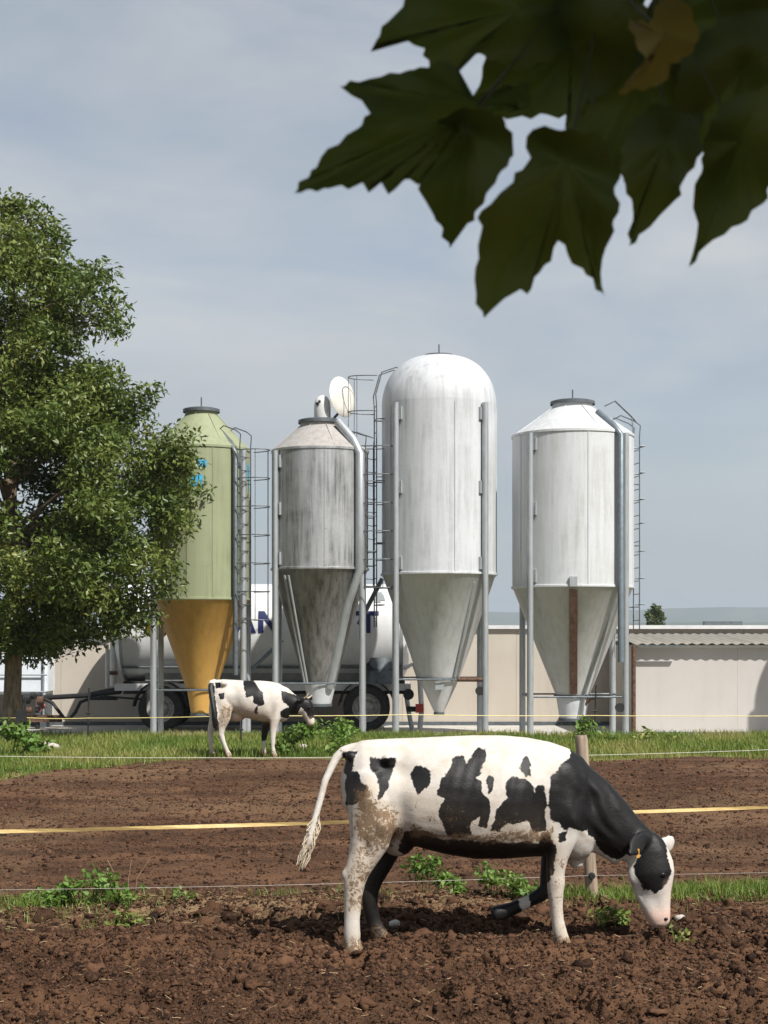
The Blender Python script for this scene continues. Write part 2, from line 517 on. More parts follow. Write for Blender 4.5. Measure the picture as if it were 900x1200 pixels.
def grid_mesh(name, x0, x1, y0, y1, step, mat, widen=0.0):
    ny = int((y1 - y0) / step) + 1
    nx = int((x1 - x0) / step) + 1
    ys = np.linspace(y0, y1, ny)
    xs = np.linspace(x0, x1, nx)
    X, Y = np.meshgrid(xs, ys)
    if widen:
        X = X * (Y / y1)
    j = step * 0.3
    Xj = X + rng.uniform(-j, j, X.shape) * ((X > X.min()) & (X < X.max()))
    Yj = Y.copy()
    Yj[1:-1] += rng.uniform(-j, j, Y[1:-1].shape)
    Z = ground_z(Xj, Yj)
    tf, dr = ground_attrs(Xj, Yj)
    V = np.stack([Xj.ravel(), Yj.ravel(), Z.ravel()], 1)
    i = np.arange((ny - 1) * (nx - 1))
    r_, c_ = i // (nx - 1), i % (nx - 1)
    a = r_ * nx + c_
    Fc = np.stack([a, a + 1, a + nx + 1, a + nx], 1).ravel()
    return np_mesh(name, V, Fc, 4, mat, True, {'turf': tf.ravel(), 'dry': dr.ravel()})

# cow hoof spots (x, y) used both by the ground and by the cows
def gp(px, py):
    d = F * EYE / (py - HY)
    return ((px - 450) / F * d, d)
for p in ((413, 1115), (447, 1100), (659, 1109)):
    HOOVES.append(gp(*p))
for p in ((268, 887.5), (248, 885.5), (321, 888), (309, 887)):
    HOOVES.append(gp(*p))

tag(link('soil_field', grid_mesh('soil_field', -3.6, 3.6, 8.0, 13.6, 0.019, M['soil'])), kind='structure')
tag(link('soil_field', grid_mesh('soil_field', -9.6, 9.6, 13.6, 27.4, 0.055, M['soil'])), kind='structure')
tag(link('grass_verge', grid_mesh('grass_verge', -16, 16, 27.4, CREST, 0.11, M['soil'])), kind='structure')
me = grid_mesh('soil_field', -40, 40, -12, 34.0, 0.8, M['soil'])
o = tag(link('soil_field', me), kind='structure')
o.location.z = -0.14
# far ground, yard, kerb
m = MB(); m.box2((-9000, -9000, -1.2), (9000, 9000, -0.42)); tag(m.build('ground', M['far_field']), kind='structure')
m = MB(); m.box2((-40, CREST + 0.22, -0.40), (40, 60, YARD)); tag(m.build('yard', M['concrete']), kind='structure')
kerb = empty('kerb', (0, CREST + 0.11, -0.3)); tag(kerb, kind='structure')
me_k = MB().box((0, 0, 0.155), (1.97, 0.215, 0.30)).mesh('kerb_stone', M['kerb'])
for i in range(20):
    k = link('kerb_stone', me_k, kerb, (-19.0 + 2.0 * i, random.uniform(-.008, .008), random.uniform(-.01, .012)))
    k.rotation_euler = (0, random.uniform(-.003, .003), 0)

# hills on the horizon
hx = np.linspace(-3600, 3600, 180)
for j, (dist, hh, seed, name) in enumerate(((5200, 1.0, 2, 'hills'), (3300, 0.42, 9, 'hills'))):
    top = hh * (62 + 70 * (fbm(hx / 900.0, hx * 0 + seed, seed, 4) - 0.25) + 22 * np.clip(hx / 1200, -1, 1.5))
    rows = []
    for k, (off, fr) in enumerate(((-500, 0.0), (-220, 0.55), (0, 1.0), (500, 0.4), (1000, 0.0))):
        rr = top * fr * (1 + 0.12 * (fbm(hx / 150.0, hx * 0 + k * 3.3, seed + k, 3) - 0.5))
        rows.append(np.stack([hx, np.full_like(hx, dist + off), rr - 0.6], 1))
    V = np.concatenate(rows)
    n_ = len(hx)
    i = np.arange(4 * (n_ - 1)); r_, c_ = i // (n_ - 1), i % (n_ - 1); a = r_ * n_ + c_
    tag(link(name, np_mesh(name, V, np.stack([a, a + 1, a + n_ + 1, a + n_], 1).ravel(), 4, M['hill'], True)), kind='structure')

# ------------------------------------------------------------------ barn and lean-to shed
WD = 43.0
barn = empty('barn', (0, WD, YARD)); tag(barn, 'long low beige plastered barn with white roof edge behind the silos', 'barn')
bz1 = zat(737, WD) - YARD
x_l, x_r = -15.0, 16.0
me_p = MB().box((0, 0.125, bz1 / 2), (3.094, 0.25, bz1)).mesh('wall_panel', M['plaster'])
npan = 10
for i in range(npan):
    link('wall_panel', me_p, barn, (x_l + 3.1 * (i + 0.5), random.uniform(-.006, .006), 0))
MB().box2((x_l, 0.18, 0), (x_r, 8.0, bz1 - 0.02)).build('wall', M['plaster'], barn)
MB().box2((x_l - 0.1, -0.10, bz1), (x_r + 0.1, 8.1, bz1 + 0.10)).build('roof', M['parapet'], barn)
MB().box2(((850 - 450) / F * (WD + 3) - 0.6, 3.0, bz1 + 0.1), ((850 - 450) / F * (WD + 3) + 0.5, 3.3, bz1 + 0.24)).build('roof_vent', M['galv_dark'], barn)
MB().box2((x_l, -0.035, 0), (x_r, 0.0, 0.10)).build('plinth', M['galv_dark'], barn)
for px in (61, 24):
    x = (px - 450) / F * WD
    MB().tube([(x, -0.08, 0.1), (x, -0.08, bz1 - 0.05)], 0.055, 10).build('downpipe', M['white_paint'], barn)

SD = 38.4
shed = empty('shed', (6.0, SD, YARD)); tag(shed, 'pale plastered lean-to shed with corrugated roof built against the barn', 'shed')
sx0 = (745 - 450) / F * SD - 6.0
sx1 = 12.5
ez = zat(754, SD - 0.2) - YARD      # eave height
pw = (sx1 - sx0) / 5
me_p = MB().box((0, 0.1, (ez - 0.02) / 2), (pw - 0.004, 0.2, ez - 0.02)).mesh('wall_panel', M['plaster_pink'])
for i in range(5):
    link('wall_panel', me_p, shed, (sx0 + pw * (i + 0.5), random.uniform(-.004, .004), 0))
MB().box2((sx0 + 0.02, 0.15, 0), (sx1, 0.25, ez - 0.03)).build('wall', M['plaster_pink'], shed)
MB().box2((sx0, 0.02, 0), (sx0 + 0.18, WD - SD - 0.15, ez - 0.05)).build('side_wall', M['plaster'], shed)
MB().box2((sx0, -0.03, 0.0), (sx1, -0.0025, 0.09)).build('plinth', M['galv_dark'], shed)
MB().box2((sx0 + 0.05, -0.075, ez - 0.10), (sx1, -0.003, ez - 0.045)).build('wall_plate', M['white_paint'], shed)
# corrugated sheets
rise = bz1 - 0.14 - ez
run = WD - SD + 0.02
def sheet_mesh(w):
    nseg = int(w / 0.03)
    xs = np.linspace(0, w, nseg)
    ys = np.linspace(-0.26, run - 0.15, 8)
    top, bot = [], []
    V = []
    for s in (0.0, -0.018):
        for y in ys:
            z = ez + rise * (y + 0.19) / (run) + 0.019 * np.cos(xs * 2 * math.pi / 0.24) + s
            V.append(np.stack([xs, np.full_like(xs, y), z], 1))
    V = np.concatenate(V)
    fs = []
    n_ = nseg; L = len(ys) * n_
    for j in range(len(ys) - 1):
        for i in range(n_ - 1):
            a = j * n_ + i
            fs.append((a, a + 1, a + n_ + 1, a + n_)); fs.append((L + a, L + a + n_, L + a + n_ + 1, L + a + 1))
    for i in range(n_ - 1):
        fs.append((i, L + i, L + i + 1, i + 1))
    return np_mesh('roof_sheet', V, np.array(fs, dtype=np.int32).ravel(), 4, M['roof_sheet'], True)
me_s = sheet_mesh(1.02)
k = 0
x = sx0 - 0.12
while x < sx1:
    o = link('roof_sheet', me_s, shed, (x, 0, 0.004 * (k % 2)))
    x += 0.96; k += 1
xp = (742.5 - 450) / F * 38.1 - 6.0
MB().tube([(xp, -0.3, -0.0), (xp, -0.3, ez - 0.02)], 0.055, 10).build('post', M['rust'], shed)
MB().box2((xp - 0.06, -0.34, ez - 0.065), (xp + 1.2, -0.27, ez - 0.035)).build('beam', M['galv_dark'], shed)

# ------------------------------------------------------------------ silos
SID = 36.0
def cyl_pt(th, rad, z):
    """th: degrees from the direction towards the camera, positive to the right"""
    return Vector((rad * math.sin(R(th)), -rad * math.cos(R(th)), z))

me_rung = MB().tube([(-0.2, 0, 0), (0.2, 0, 0)], 0.010, 6).mesh('rung', M['ladder'])
def hoop_mesh(w, dep):
    pts = []
    for i in range(13):
        a = math.pi * i / 12
        pts.append((w * math.cos(a), -dep * math.sin(a) ** 0.7, 0))
    return MB().tube(pts, 0.012, 6).mesh('hoop', M['ladder'])
me_hoop = hoop_mesh(0.32, 0.62)

def ladder(root, th, r, z0, z1, cage=True, hz0=2.6, over=0.0, step=0.63, mat='ladder'):
    lad = empty('ladder'); lad.parent = root
    lad.location = cyl_pt(th, r + 0.16, 0)
    lad.rotation_euler = (0, 0, R(th))
    # local: -y outwards, x tangential
    for sx in (-0.2, 0.2):
        path = [(sx, 0, z0), (sx, 0, z1)]
        if over:
            path += [(sx, -0.02, z1 + 0.25), (sx, 0.12, z1 + over), (sx, 0.45, z1 + over + 0.12), (sx, 0.75, z1 + over - 0.05)]
        MB().tube(path, 0.014, 6).build('rail', M[mat], lad)
    z = z0 + 0.2
    while z < z1:
        link('rung', me_rung, lad, (0, 0, z)); z += 0.3
    if cage:
        zt = z1 + (over or 0.5)
        z = hz0
        while z < zt + 0.01:
            link('hoop', me_hoop, lad, (0, 0, z)); z += step
        zl = z - step
        for a in (40, 90, 140):
            x_, y_ = 0.32 * math.cos(R(a)), -0.62 * math.sin(R(a)) ** 0.7
            MB().tube([(x_, y_, hz0), (x_, y_, zl)], 0.008, 5).build('cage_bar', M[mat], lad)
    # stand-offs
    for z in np.arange(z0 + 0.5, z1, 1.4):
        for sx in (-0.2, 0.2):
            MB().tube([(sx, 0, z), (sx, 0.18, z)], 0.014, 5).build('stand_off', M[mat], lad)
    return lad

def silo(name, label, pxc, rpx, y_top, y_sh, y_cb, y_neck, y_bot, lid_px, neck_px, bot_px, mats, leg_th, dome=False, X=None, d=SID, group='feed silos in a row on the yard'):
    x = (pxc - 450) / F * d if X is None else X
    root = empty(name, (x, d, YARD)); tag(root, label, 'silo', group)
    s = d / F
    Z = lambda py: zat(py, SID) - YARD
    r = rpx * s
    zt, zs, zc, zn, zb = Z(y_top), Z(y_sh), Z(y_cb), Z(y_neck), Z(y_bot)
    b = MB().lathe([(r + 0.012, zc - 0.0), (r + 0.028, zc + 0.01), (r + 0.028, zc + 0.05), (r, zc + 0.06), (r, zs - 0.06)] + ([(r + 0.002, zs)] if dome else [(r + 0.022, zs - 0.05), (r + 0.022, zs)]), 72)
    body = b.build('shell', M[mats[0]], root)
    # vertical seams of the shell
    for th in leg_th[1]:
        p0, p1 = cyl_pt(th, r + 0.006, zc + 0.07), cyl_pt(th, r + 0.006, zs - 0.07)
        sm_ = MB().box((p0 + p1) / 2, (0.03, 0.012, p1.z - p0.z), Matrix.Rotation(R(th), 3, 'Z'))
        sm_.build('seam', M[mats[0]], body)
    lr = lid_px * s
    if dome:
        prof = [(r + 0.002, zs)]
        for i in range(1, 15):
            a = math.pi / 2 * i / 15
            prof.append((lr + (r + 0.002 - lr) * math.cos(a) ** 0.9, zs + (zt - zs) * math.sin(a)))
        prof += [(lr, zt), (0.001, zt)]
        roof = MB().lathe(prof, 72).build('roof', M[mats[2]], root)
        MB().lathe([(lr + 0.10, zt + 0.0), (lr + 0.10, zt + 0.035), (0.001, zt + 0.05)], 32).build('lid', M['galv_dark'], roof)
    else:
        zr = zt - 0.14
        roof = MB().lathe([(r + 0.02, zs), (lr, zr), (lr, zt - 0.05), (0.001, zt - 0.05)], 72).build('roof', M[mats[2]], root)
        for k in range(8):
            th = leg_th[1][0] + 45 * k + 12
            MB().tube([cyl_pt(th, r - 0.01, zs + 0.02), cyl_pt(th, lr + 0.01, zr + 0.012)], 0.009, 6).build('roof_rib', M[mats[2]], roof)
        MB().lathe([(lr + 0.05, zt - 0.07), (lr + 0.05, zt + 0.0), (lr - 0.03, zt + 0.025), (0.001, zt + 0.03)], 40).build('lid', M['galv_dark'], roof)
    MB().tube([(0, 0, zt), (0, 0, zt + 0.28)], 0.018, 6).build('vent_pin', M['galv_dark'], root)
    nr, br = neck_px * s, bot_px * s
    hop = MB().lathe([(r + 0.010, zc), (r - 0.03, zc - 0.03), (nr, zn)], 72).build('hopper', M[mats[1]], root)
    MB().lathe([(nr + 0.05, zn + 0.03), (nr + 0.05, zn - 0.02)], 40).build('collar', M['galv_dark'], root)
    MB().lathe([(nr, zn), (br, zb), (br - 0.02, zb)], 40).build('outlet', M[mats[3]], root)
    MB().lathe([(br + 0.025, zb + 0.03), (br + 0.025, zb - 0.03), (0.001, zb - 0.03)], 24).build('outlet_gate', M['galv_dark'], root)
    rl = r + 0.075
    leg_pts = []
    for th in leg_th[0]:
        p = cyl_pt(th, rl, 0)
        leg_pts.append(p)
        g = MB().tube([p, p + Vector((0, 0, zs - 0.06))], 0.072, 14)
        leg = g.build('leg', M['galv'], root)
        MB().box(p + Vector((0, 0, 0.02)), (0.3, 0.3, 0.04), Matrix.Rotation(R(th), 3, 'Z')).build('foot_plate', M['galv_dark'], leg)
        for zz in (zc + 0.25, (zc + zs) / 2, zs - 0.3):
            MB().box(cyl_pt(th, r + 0.02, zz), (0.26, 0.05, 0.28), Matrix.Rotation(R(th), 3, 'Z')).build('bracket', M['galv'], leg)
    n_ = len(leg_pts)
    for i in range(n_):
        a, b_ = leg_pts[i], leg_pts[(i + 1) % n_]
        MB().tube([a + Vector((0, 0, zn)), b_ + Vector((0, 0, zn))], 0.022, 6).build('tie_bar', M['galv_dark'], root)
    return root, r, Z, leg_pts, zs, zc, zn, rl

# 1: green and ochre
root, r, Z, lp, zs, zc, zn, rl = silo('feed_silo', 'faded green feed silo with ochre yellow hopper half behind the tree', 236, 56, 480, 527, 704, 808, 837, 19, 17, 12,
    ('silo_green', 'silo_yellow', 'silo_green', 'silo_yellow'), ((-60, 60, 120, 240), (20, 95, 170, 245, -10)))
MB().tube([cyl_pt(44, r * 0.50, Z(502)), cyl_pt(46, r * 0.9, Z(523)), cyl_pt(46, r + 0.10, Z(535)), cyl_pt(46, r + 0.10, Z(790))], 0.062, 12).build('fill_pipe', M['galv_dark'], root)
ladder(root, 58, r, Z(735), Z(527), True, Z(727), 0.35)
def decal(root, r, th0, th1, z0, z1, mat, name='painted_mark'):
    n_ = max(2, int(abs(th1 - th0) / 3))
    vs_, fs = [], []
    for i in range(n_ + 1):
        th = th0 + (th1 - th0) * i / n_
        vs_ += [cyl_pt(th, r + 0.004, z0), cyl_pt(th, r + 0.004, z1)]
    for i in range(n_):
        fs.append((2 * i, 2 * i + 2, 2 * i + 3, 2 * i + 1))
    return MB().add(vs_, fs, True).build(name, M[mat], root)
for a, b_, y0, y1 in ((-28, 8, 575, 562), (3, 13, 553, 545), (62, 78, 563, 544), (-50, -34, 575, 548), (84, 110, 575, 545)):
    decal(root, r, a, b_, Z(y0), Z(y1), 'sky_blue')

# 2: weathered grey with an open hatch
root, r, Z, lp, zs, zc, zn, rl = silo('feed_silo', 'stained grey feed silo with its round hatch lid standing open', 375, 56.5, 493, 529, 669, 800, 826, 23, 19, 13,
    ('silo_grey', 'silo_grey_dark', 'silo_grey_roof', 'silo_white'), ((-56, 56, 124, 236), (8, 80, 152, 224, 296)))
silo2 = root
MB().tube([cyl_pt(50, r * 0.50, Z(497)), cyl_pt(50, r * 0.92, Z(520)), cyl_pt(50, r + 0.11, Z(536)), cyl_pt(50, r + 0.11, Z(668)), cyl_pt(48, r * 0.80, Z(706)), cyl_pt(40, r * 0.30, Z(806))], 0.105, 14).build('fill_pipe', M['galv'], root)
MB().tube([cyl_pt(-42, r + 0.03, Z(676)), cyl_pt(-40, r * 0.46, Z(800))], 0.03, 8).build('cone_pipe', M['galv'], root)
MB().tube([cyl_pt(-36, r + 0.03, Z(676)), cyl_pt(-34, r * 0.44, Z(800))], 0.026, 8).build('cone_pipe', M['galv'], root)
ladder(root, 64, r, Z(690), Z(529), True, Z(690), 0.3)
# open lid and blower housing
zt = Z(493)
lidm = MB().lathe([(0.001, -0.03), (0.30, -0.028), (0.43, -0.005), (0.47, 0.03), (0.45, 0.05), (0.30, 0.085), (0.001, 0.11)], 40)
o = lidm.build('hatch_lid', M['lid'], root, (25 * SID / F, -0.05, Z(466)))
o.rotation_euler = Vector((0.80, -0.58, 0.12)).to_track_quat('Z', 'Y').to_euler()
MB().tube([(14 * SID / F, -0.05, zt), (22 * SID / F, -0.02, Z(484))], 0.03, 8).build('hinge', M['galv_dark'], root)
hb = MB().lathe([(0.17, 0), (0.19, 0.05), (0.19, 0.33), (0.17, 0.45), (0.11, 0.54), (0.001, 0.58)], 28).build('hatch_housing', M['white_paint'], root, (3 * SID / F, -0.1, zt - 0.01))
MB().add([cyl_pt(10, 0.195, 0.02), cyl_pt(58, 0.195, 0.02), cyl_pt(66, 0.195, 0.3), cyl_pt(34, 0.197, 0.2)], [(0, 1, 2, 3)]).build('painted_mark', M['blue_steel'], hb)
for th, zz in ((-40, 0.37), (-18, 0.41), (-30, 0.34)):
    MB().box(cyl_pt(th, 0.19, zz), (0.05, 0.02, 0.045), Matrix.Rotation(R(th), 3, 'Z')).build('painted_mark', M['black_iron'], hb)

# 3: tall white with domed top
root, r, Z, lp, zs, zc, zn, rl = silo('feed_silo', 'tall white feed silo with rounded dome top and caged ladder', 514.5, 67, 418, 476, 675, 795, 836, 12, 24, 5,
    ('silo_white', 'silo_white_hopper', 'silo_white', 'silo_white_hopper'), ((-46, 46, 134, 226), (14, 86, 158, 230, 302)), dome=True)
ladder(root, -82, r, Z(735), Z(478), True, Z(688), 0.75, 0.79)
MB().tube([cyl_pt(38, r * 0.93, Z(684)), cyl_pt(40, r * 0.40, Z(793))], 0.035, 8).build('cone_pipe', M['galv'], root)
MB().box(cyl_pt(0, 0.42, Z(803)), (0.20, 0.03, 0.18)).build('inspection_window', M['galv'], root)
MB().tube([lp[1] + Vector((-0.06, -0.02, zn)), lp[1] + Vector((-0.62, 0, zn))], 0.05, 8).build('valve', M['rust'], root)
MB().lathe([(0.001, -0.05), (0.10, -0.05), (0.10, 0.05), (0.001, 0.05)], 16, lp[1] + Vector((-0.12, 0, Z(808))), 'y').build('motor', M['black_iron'], root)
# diagonal braces on the rear frame
q0 = Vector((root.location.x, SID, YARD))
MB().tube([at(448, 678, 37.2) - q0, at(420, 732, 37.2) - q0], 0.055, 8).build('brace', M['blue_steel'], root)
q0 = Vector(silo2.location)
MB().tube([at(284, 794, 37.2) - q0, at(331, 750, 37.2) - q0], 0.05, 8).build('brace', M['blue_steel'], silo2)

# 4: cream white with conical roof
root, r, Z, lp, zs, zc, zn, rl = silo('feed_silo', 'squat white feed silo with conical roof and dark sight strip on its hopper', 671, 70.5, 471, 511, 690, 815, 843, 23.5, 19.5, 15,
    ('silo_cream', 'silo_cream_hopper', 'silo_cream', 'silo_white'), ((-47, 47, 133, 227), (8, 80, 152, 224, 296)))
MB().tube([cyl_pt(40, r * 0.56, Z(487)), cyl_pt(38, r * 0.93, Z(505)), cyl_pt(38, r + 0.13, Z(517)), cyl_pt(38, r + 0.13, Z(775))], 0.07, 14).build('fill_pipe', M['blue_steel'], root)
MB().tube([cyl_pt(45, r * 0.98, Z(690)), cyl_pt(30, r * 0.30, Z(812)), cyl_pt(20, r * 0.2, Z(842))], 0.05, 10).build('cone_pipe', M['galv'], root)
pa, pb = cyl_pt(-6, r * 0.99, Z(693)), cyl_pt(-4, r * 0.31, Z(812))
dv = (pb - pa); L = dv.length
ang = math.atan2(-(pb.y - pa.y) * -1, -(pb.z - pa.z))
rot = Vector((0, 0, -1)).rotation_difference(dv.normalized()).to_matrix()
MB().box((pa + pb) / 2, (0.17, 0.06, L), rot).build('sight_strip', M['rust'], root)
MB().box(cyl_pt(-6, r + 0.03, Z(684)), (0.17, 0.05, 0.22)).build('sight_cap', M['galv'], root)
ladder(root, 101, r, Z(737), Z(511), False, 0, 0.35)
me_h2 = MB().tube([(-0.2, 0, 0), (-0.2, -0.12, 0), (0.2, -0.12, 0), (0.2, 0, 0)], 0.016, 6).mesh('step_guard', M['galv_dark'])
MB().tube([cyl_pt(50, r * 0.62, Z(480)), cyl_pt(60, r * 0.75, Z(474)), cyl_pt(85, r * 0.98, Z(490)), cyl_pt(95, r + 0.1, Z(494))], 0.018, 6).build('guard_rail', M['galv_dark'], root)
MB().tube([cyl_pt(85, r * 0.98, Z(490)), cyl_pt(75, r * 1.0, Z(511))], 0.016, 6).build('guard_rail', M['galv_dark'], root)
for yy in (522, 553, 584, 612, 645, 677, 708):
    o = link('step_guard', me_h2, root, cyl_pt(101, r + 0.16, Z(yy))); o.rotation_euler = (0, 0, R(101))
MB().lathe([(0.001, -0.06), (0.10, -0.06), (0.10, 0.06), (0.001, 0.06)], 16, lp[1] + Vector((-0.13, 0, Z(827))), 'y').build('motor', M['black_iron'], root)
MB().tube([cyl_pt(10, 0.15, Z(838)), cyl_pt(60, 0.42, Z(818)), cyl_pt(60, 0.62, Z(816))], 0.05, 8).build('valve', M['rust'], root)

# 5: stands beyond the right edge; its shadow falls on the shed wall
root, r, Z, lp, zs, zc, zn, rl = silo('feed_silo', 'white feed silo with conical roof in front of the shed', 671, 70.5, 471, 511, 690, 815, 843, 23.5, 19.5, 15,
    ('silo_cream', 'silo_cream_hopper', 'silo_cream', 'silo_white'), ((-47, 47, 133, 227), (8, 80, 152, 224, 296)), X=13.55, d=35.1)
ladder(root, 225, r, Z(737), Z(511), False, 0, 0.35)

# ------------------------------------------------------------------ tank trailer
TD = 41.2
ts = TD / F
tx = lambda px: (px - 450) * ts
tzz = lambda py: zat(py, TD) - YARD
trl = empty('tank_trailer', (0, TD, YARD)); tag(trl, 'white tank trailer with blue lettering parked behind the silos', 'trailer')
tr_, tcz = 1.26, tzz(741)
xa, xb = tx(146), tx(474)
prof = [(0.001, xa - 0.22), (0.55, xa - 0.19), (0.95, xa - 0.10), (tr_, xa + 0.06)]
for xx in np.linspace(xa + 0.1, xb - 0.1, 9): prof.append((tr_, float(xx)))
prof += [(tr_, xb - 0.06), (0.95, xb + 0.1), (0.55, xb + 0.19), (0.001, xb + 0.22)]
tank = MB().lathe(prof, 64, (0, 0, tcz), 'x').build('tank', M['tank_white'], trl)
for px in (150, 258, 366, 470):
    MB().lathe([(tr_ + 0.002, -0.04), (tr_ + 0.014, -0.04), (tr_ + 0.014, 0.04), (tr_ + 0.002, 0.04)], 64, (tx(px), 0, tcz), 'x').build('band', M['galv'], tank)
def surf(z, off=0.012):
    return -math.sqrt(max(0, (tr_ + off) ** 2 - (z - tcz) ** 2))
def letter(strokes, px, w, y0, y1, mat='navy', name='letter'):
    m_ = MB()
    z0, z1 = tzz(y1), tzz(y0)
    for n_i, (ax, az, bx, bz, th, horiz) in enumerate(strokes):
        N = 8
        vs_, fs = [], []
        off = 0.012 + 0.002 * n_i
        for i in range(N + 1):
            tt = i / N
            if horiz:
                cx = tx(px) + (ax + (bx - ax) * tt) * w * ts
                for sg in (-.5, .5):
                    z = z0 + (az + sg * th) * (z1 - z0)
                    vs_.append((cx, surf(z, off), z))
            else:
                z = z0 + (az + (bz - az) * tt) * (z1 - z0)
                cx = tx(px) + (ax + (bx - ax) * tt) * w * ts
                for sg in (-.5, .5):
                    vs_.append((cx + sg * th * w * ts, surf(z, off), z))
        for i in range(N):
            f_ = (2 * i, 2 * i + 1, 2 * i + 3, 2 * i + 2)
            fs.append(f_ if not horiz else f_)
        m_.add(vs_, fs)
    return m_.build(name, M[mat], tank)
letter([(-.36, 0, -.02, 1, .26, 0), (.36, 0, .02, 1, .26, 0), (-.25, .28, .25, .28, .18, 1)], 291, 28, 717, 742)
letter([(-.36, 0, -.36, 1, .24, 0), (.36, 0, .36, 1, .24, 0), (-.34, 1, .34, 0, .26, 0)], 319, 25, 717, 742)
letter([(0, 0, 0, 1, .28, 0), (-.5, .90, .5, .90, .2, 1)], 431, 26, 717, 742)
letter([(-.5, 0.1, -.3, 0.9, .1, 0), (-.1, 0, .0, 1, .5, 0), (.25, .2, .1, .8, .5, 0)], 444, 15, 695, 707, 'grey_mark', 'emblem')
# chassis
MB().box2((xa - 0.1, -0.95, tzz(808)), (xb + 0.15, -0.82, tzz(800))).build('side_beam', M['white_paint'], trl)
MB().box2((xa - 0.1, 0.82, tzz(808)), (xb + 0.15, 0.95, tzz(800))).build('side_beam', M['white_paint'], trl)
MB().box2((xa + 0.1, -0.8, tzz(812)), (xb, 0.8, tzz(797))).build('subframe', M['black_iron'], trl)
MB().box2((tx(175), -0.70, tzz(800)), (tx(470), -0.5, tcz - 0.9)).build('cradle', M['tank_grey'], trl)
MB().tube([(tx(150), -1.0, tzz(781)), (tx(470), -1.0, tzz(781))], 0.035, 8).build('side_pipe', M['galv_dark'], trl)
def tyre_mesh(rad, w):
    return MB().lathe([(rad * 0.58, -w / 2 + 0.03), (rad * 0.66, -w / 2), (rad * 0.90, -w / 2), (rad * 0.985, -w / 2 + 0.04), (rad, 0), (rad * 0.985, w / 2 - 0.04), (rad * 0.9, w / 2), (rad * 0.66, w / 2), (rad * 0.58, w / 2 - 0.03)], 48, (0, 0, 0), 'y')
def wheel(px, rad, ysign=-1):
    w = empty('wheel'); w.parent = trl
    w.location = (tx(px), ysign * 0.95, rad)
    ty = tyre_mesh(rad, 0.30).build('tyre', M['rubber'], w)
    s = -ysign
    MB().lathe([(rad * 0.60, 0.13 * ysign), (rad * 0.55, 0.11 * ysign), (rad * 0.50, 0.02 * ysign), (rad * 0.36, 0.0), (rad * 0.30, 0.05 * ysign), (rad * 0.20, 0.10 * ysign), (0.001, 0.12 * ysign)], 40, (0, 0, 0), 'y').build('rim', M['rim'], w)
    me_n = MB().lathe([(0.001, 0.05 * ysign), (0.022, 0.05 * ysign), (0.022, 0.0)], 8, (0, 0, 0), 'y').mesh('wheel_nut', M['galv'])
    for k in range(8):
        a = 2 * math.pi * k / 8
        link('wheel_nut', me_n, w, (rad * 0.42 * math.cos(a), 0.0, rad * 0.42 * math.sin(a)))
def fender(px, rad, ysign=-1):
    vs_, fs = [], []
    for i in range(17):
        a = R(5 + 170 * i / 16)
        for rr in (rad + 0.09, rad + 0.13):
            for yy in (0.76, 1.14):
                vs_.append((tx(px) + rr * math.cos(a), ysign * yy, rad + rr * math.sin(a)))
    for i in range(16):
        b_ = 4 * i
        fs += [(b_, b_ + 4, b_ + 5, b_ + 1), (b_ + 2, b_ + 3, b_ + 7, b_ + 6), (b_, b_ + 2, b_ + 6, b_ + 4), (b_ + 1, b_ + 5, b_ + 7, b_ + 3)]
    MB().add(vs_, fs, True).build('fender', M['black_iron'], trl)
for px, rad in ((195, 0.58), (430, 0.60)):
    for sg in (-1, 1):
        wheel(px, rad, sg); fender(px, rad, sg)
    MB().tube([(tx(px), -0.9, rad), (tx(px), 0.9, rad)], 0.09, 10).build('axle', M['black_iron'], trl)
MB().tube([(tx(446), -0.95, tzz(800)), (tx(446), -0.95, tzz(770))], [0.42, 0.28], 20).build('hopper_box', M['galv_dark'], trl)
MB().lathe([(0.001, 0.26), (0.3, 0.22), (0.5, 0.0)], 24, (tx(444), -0.80, tzz(784))).build('cover', M['black_iron'], trl)
MB().tube([(tx(472), -1.0, tzz(783)), (tx(484), -1.0, tzz(777)), (tx(491), -1.0, tzz(795)), (tx(493), -1.0, tzz(830)), (tx(491), -1.0, tzz(852))], 0.07, 10).build('rear_hose', M['white_paint'], trl)
MB().tube([(tx(474), -0.9, tzz(800)), (tx(478), -0.9, tzz(830)), (tx(483), -0.9, tzz(857))], 0.06, 8).build('support_leg', M['galv'], trl)
MB().box2((tx(476), -1.02, tzz(832)), (tx(490), -0.92, tzz(826))).build('light_bar', M['black_iron'], trl)
MB().box2((tx(486), -1.08, tzz(833)), (tx(495), -0.99, tzz(823))).build('tail_light', M['red_lens'], trl)
MB().lathe([(0.001, -0.1), (0.14, -0.1), (0.14, 0.1), (0.001, 0.1)], 16, (tx(478), -1.0, tzz(812)), 'y').build('pump', M['black_iron'], trl)
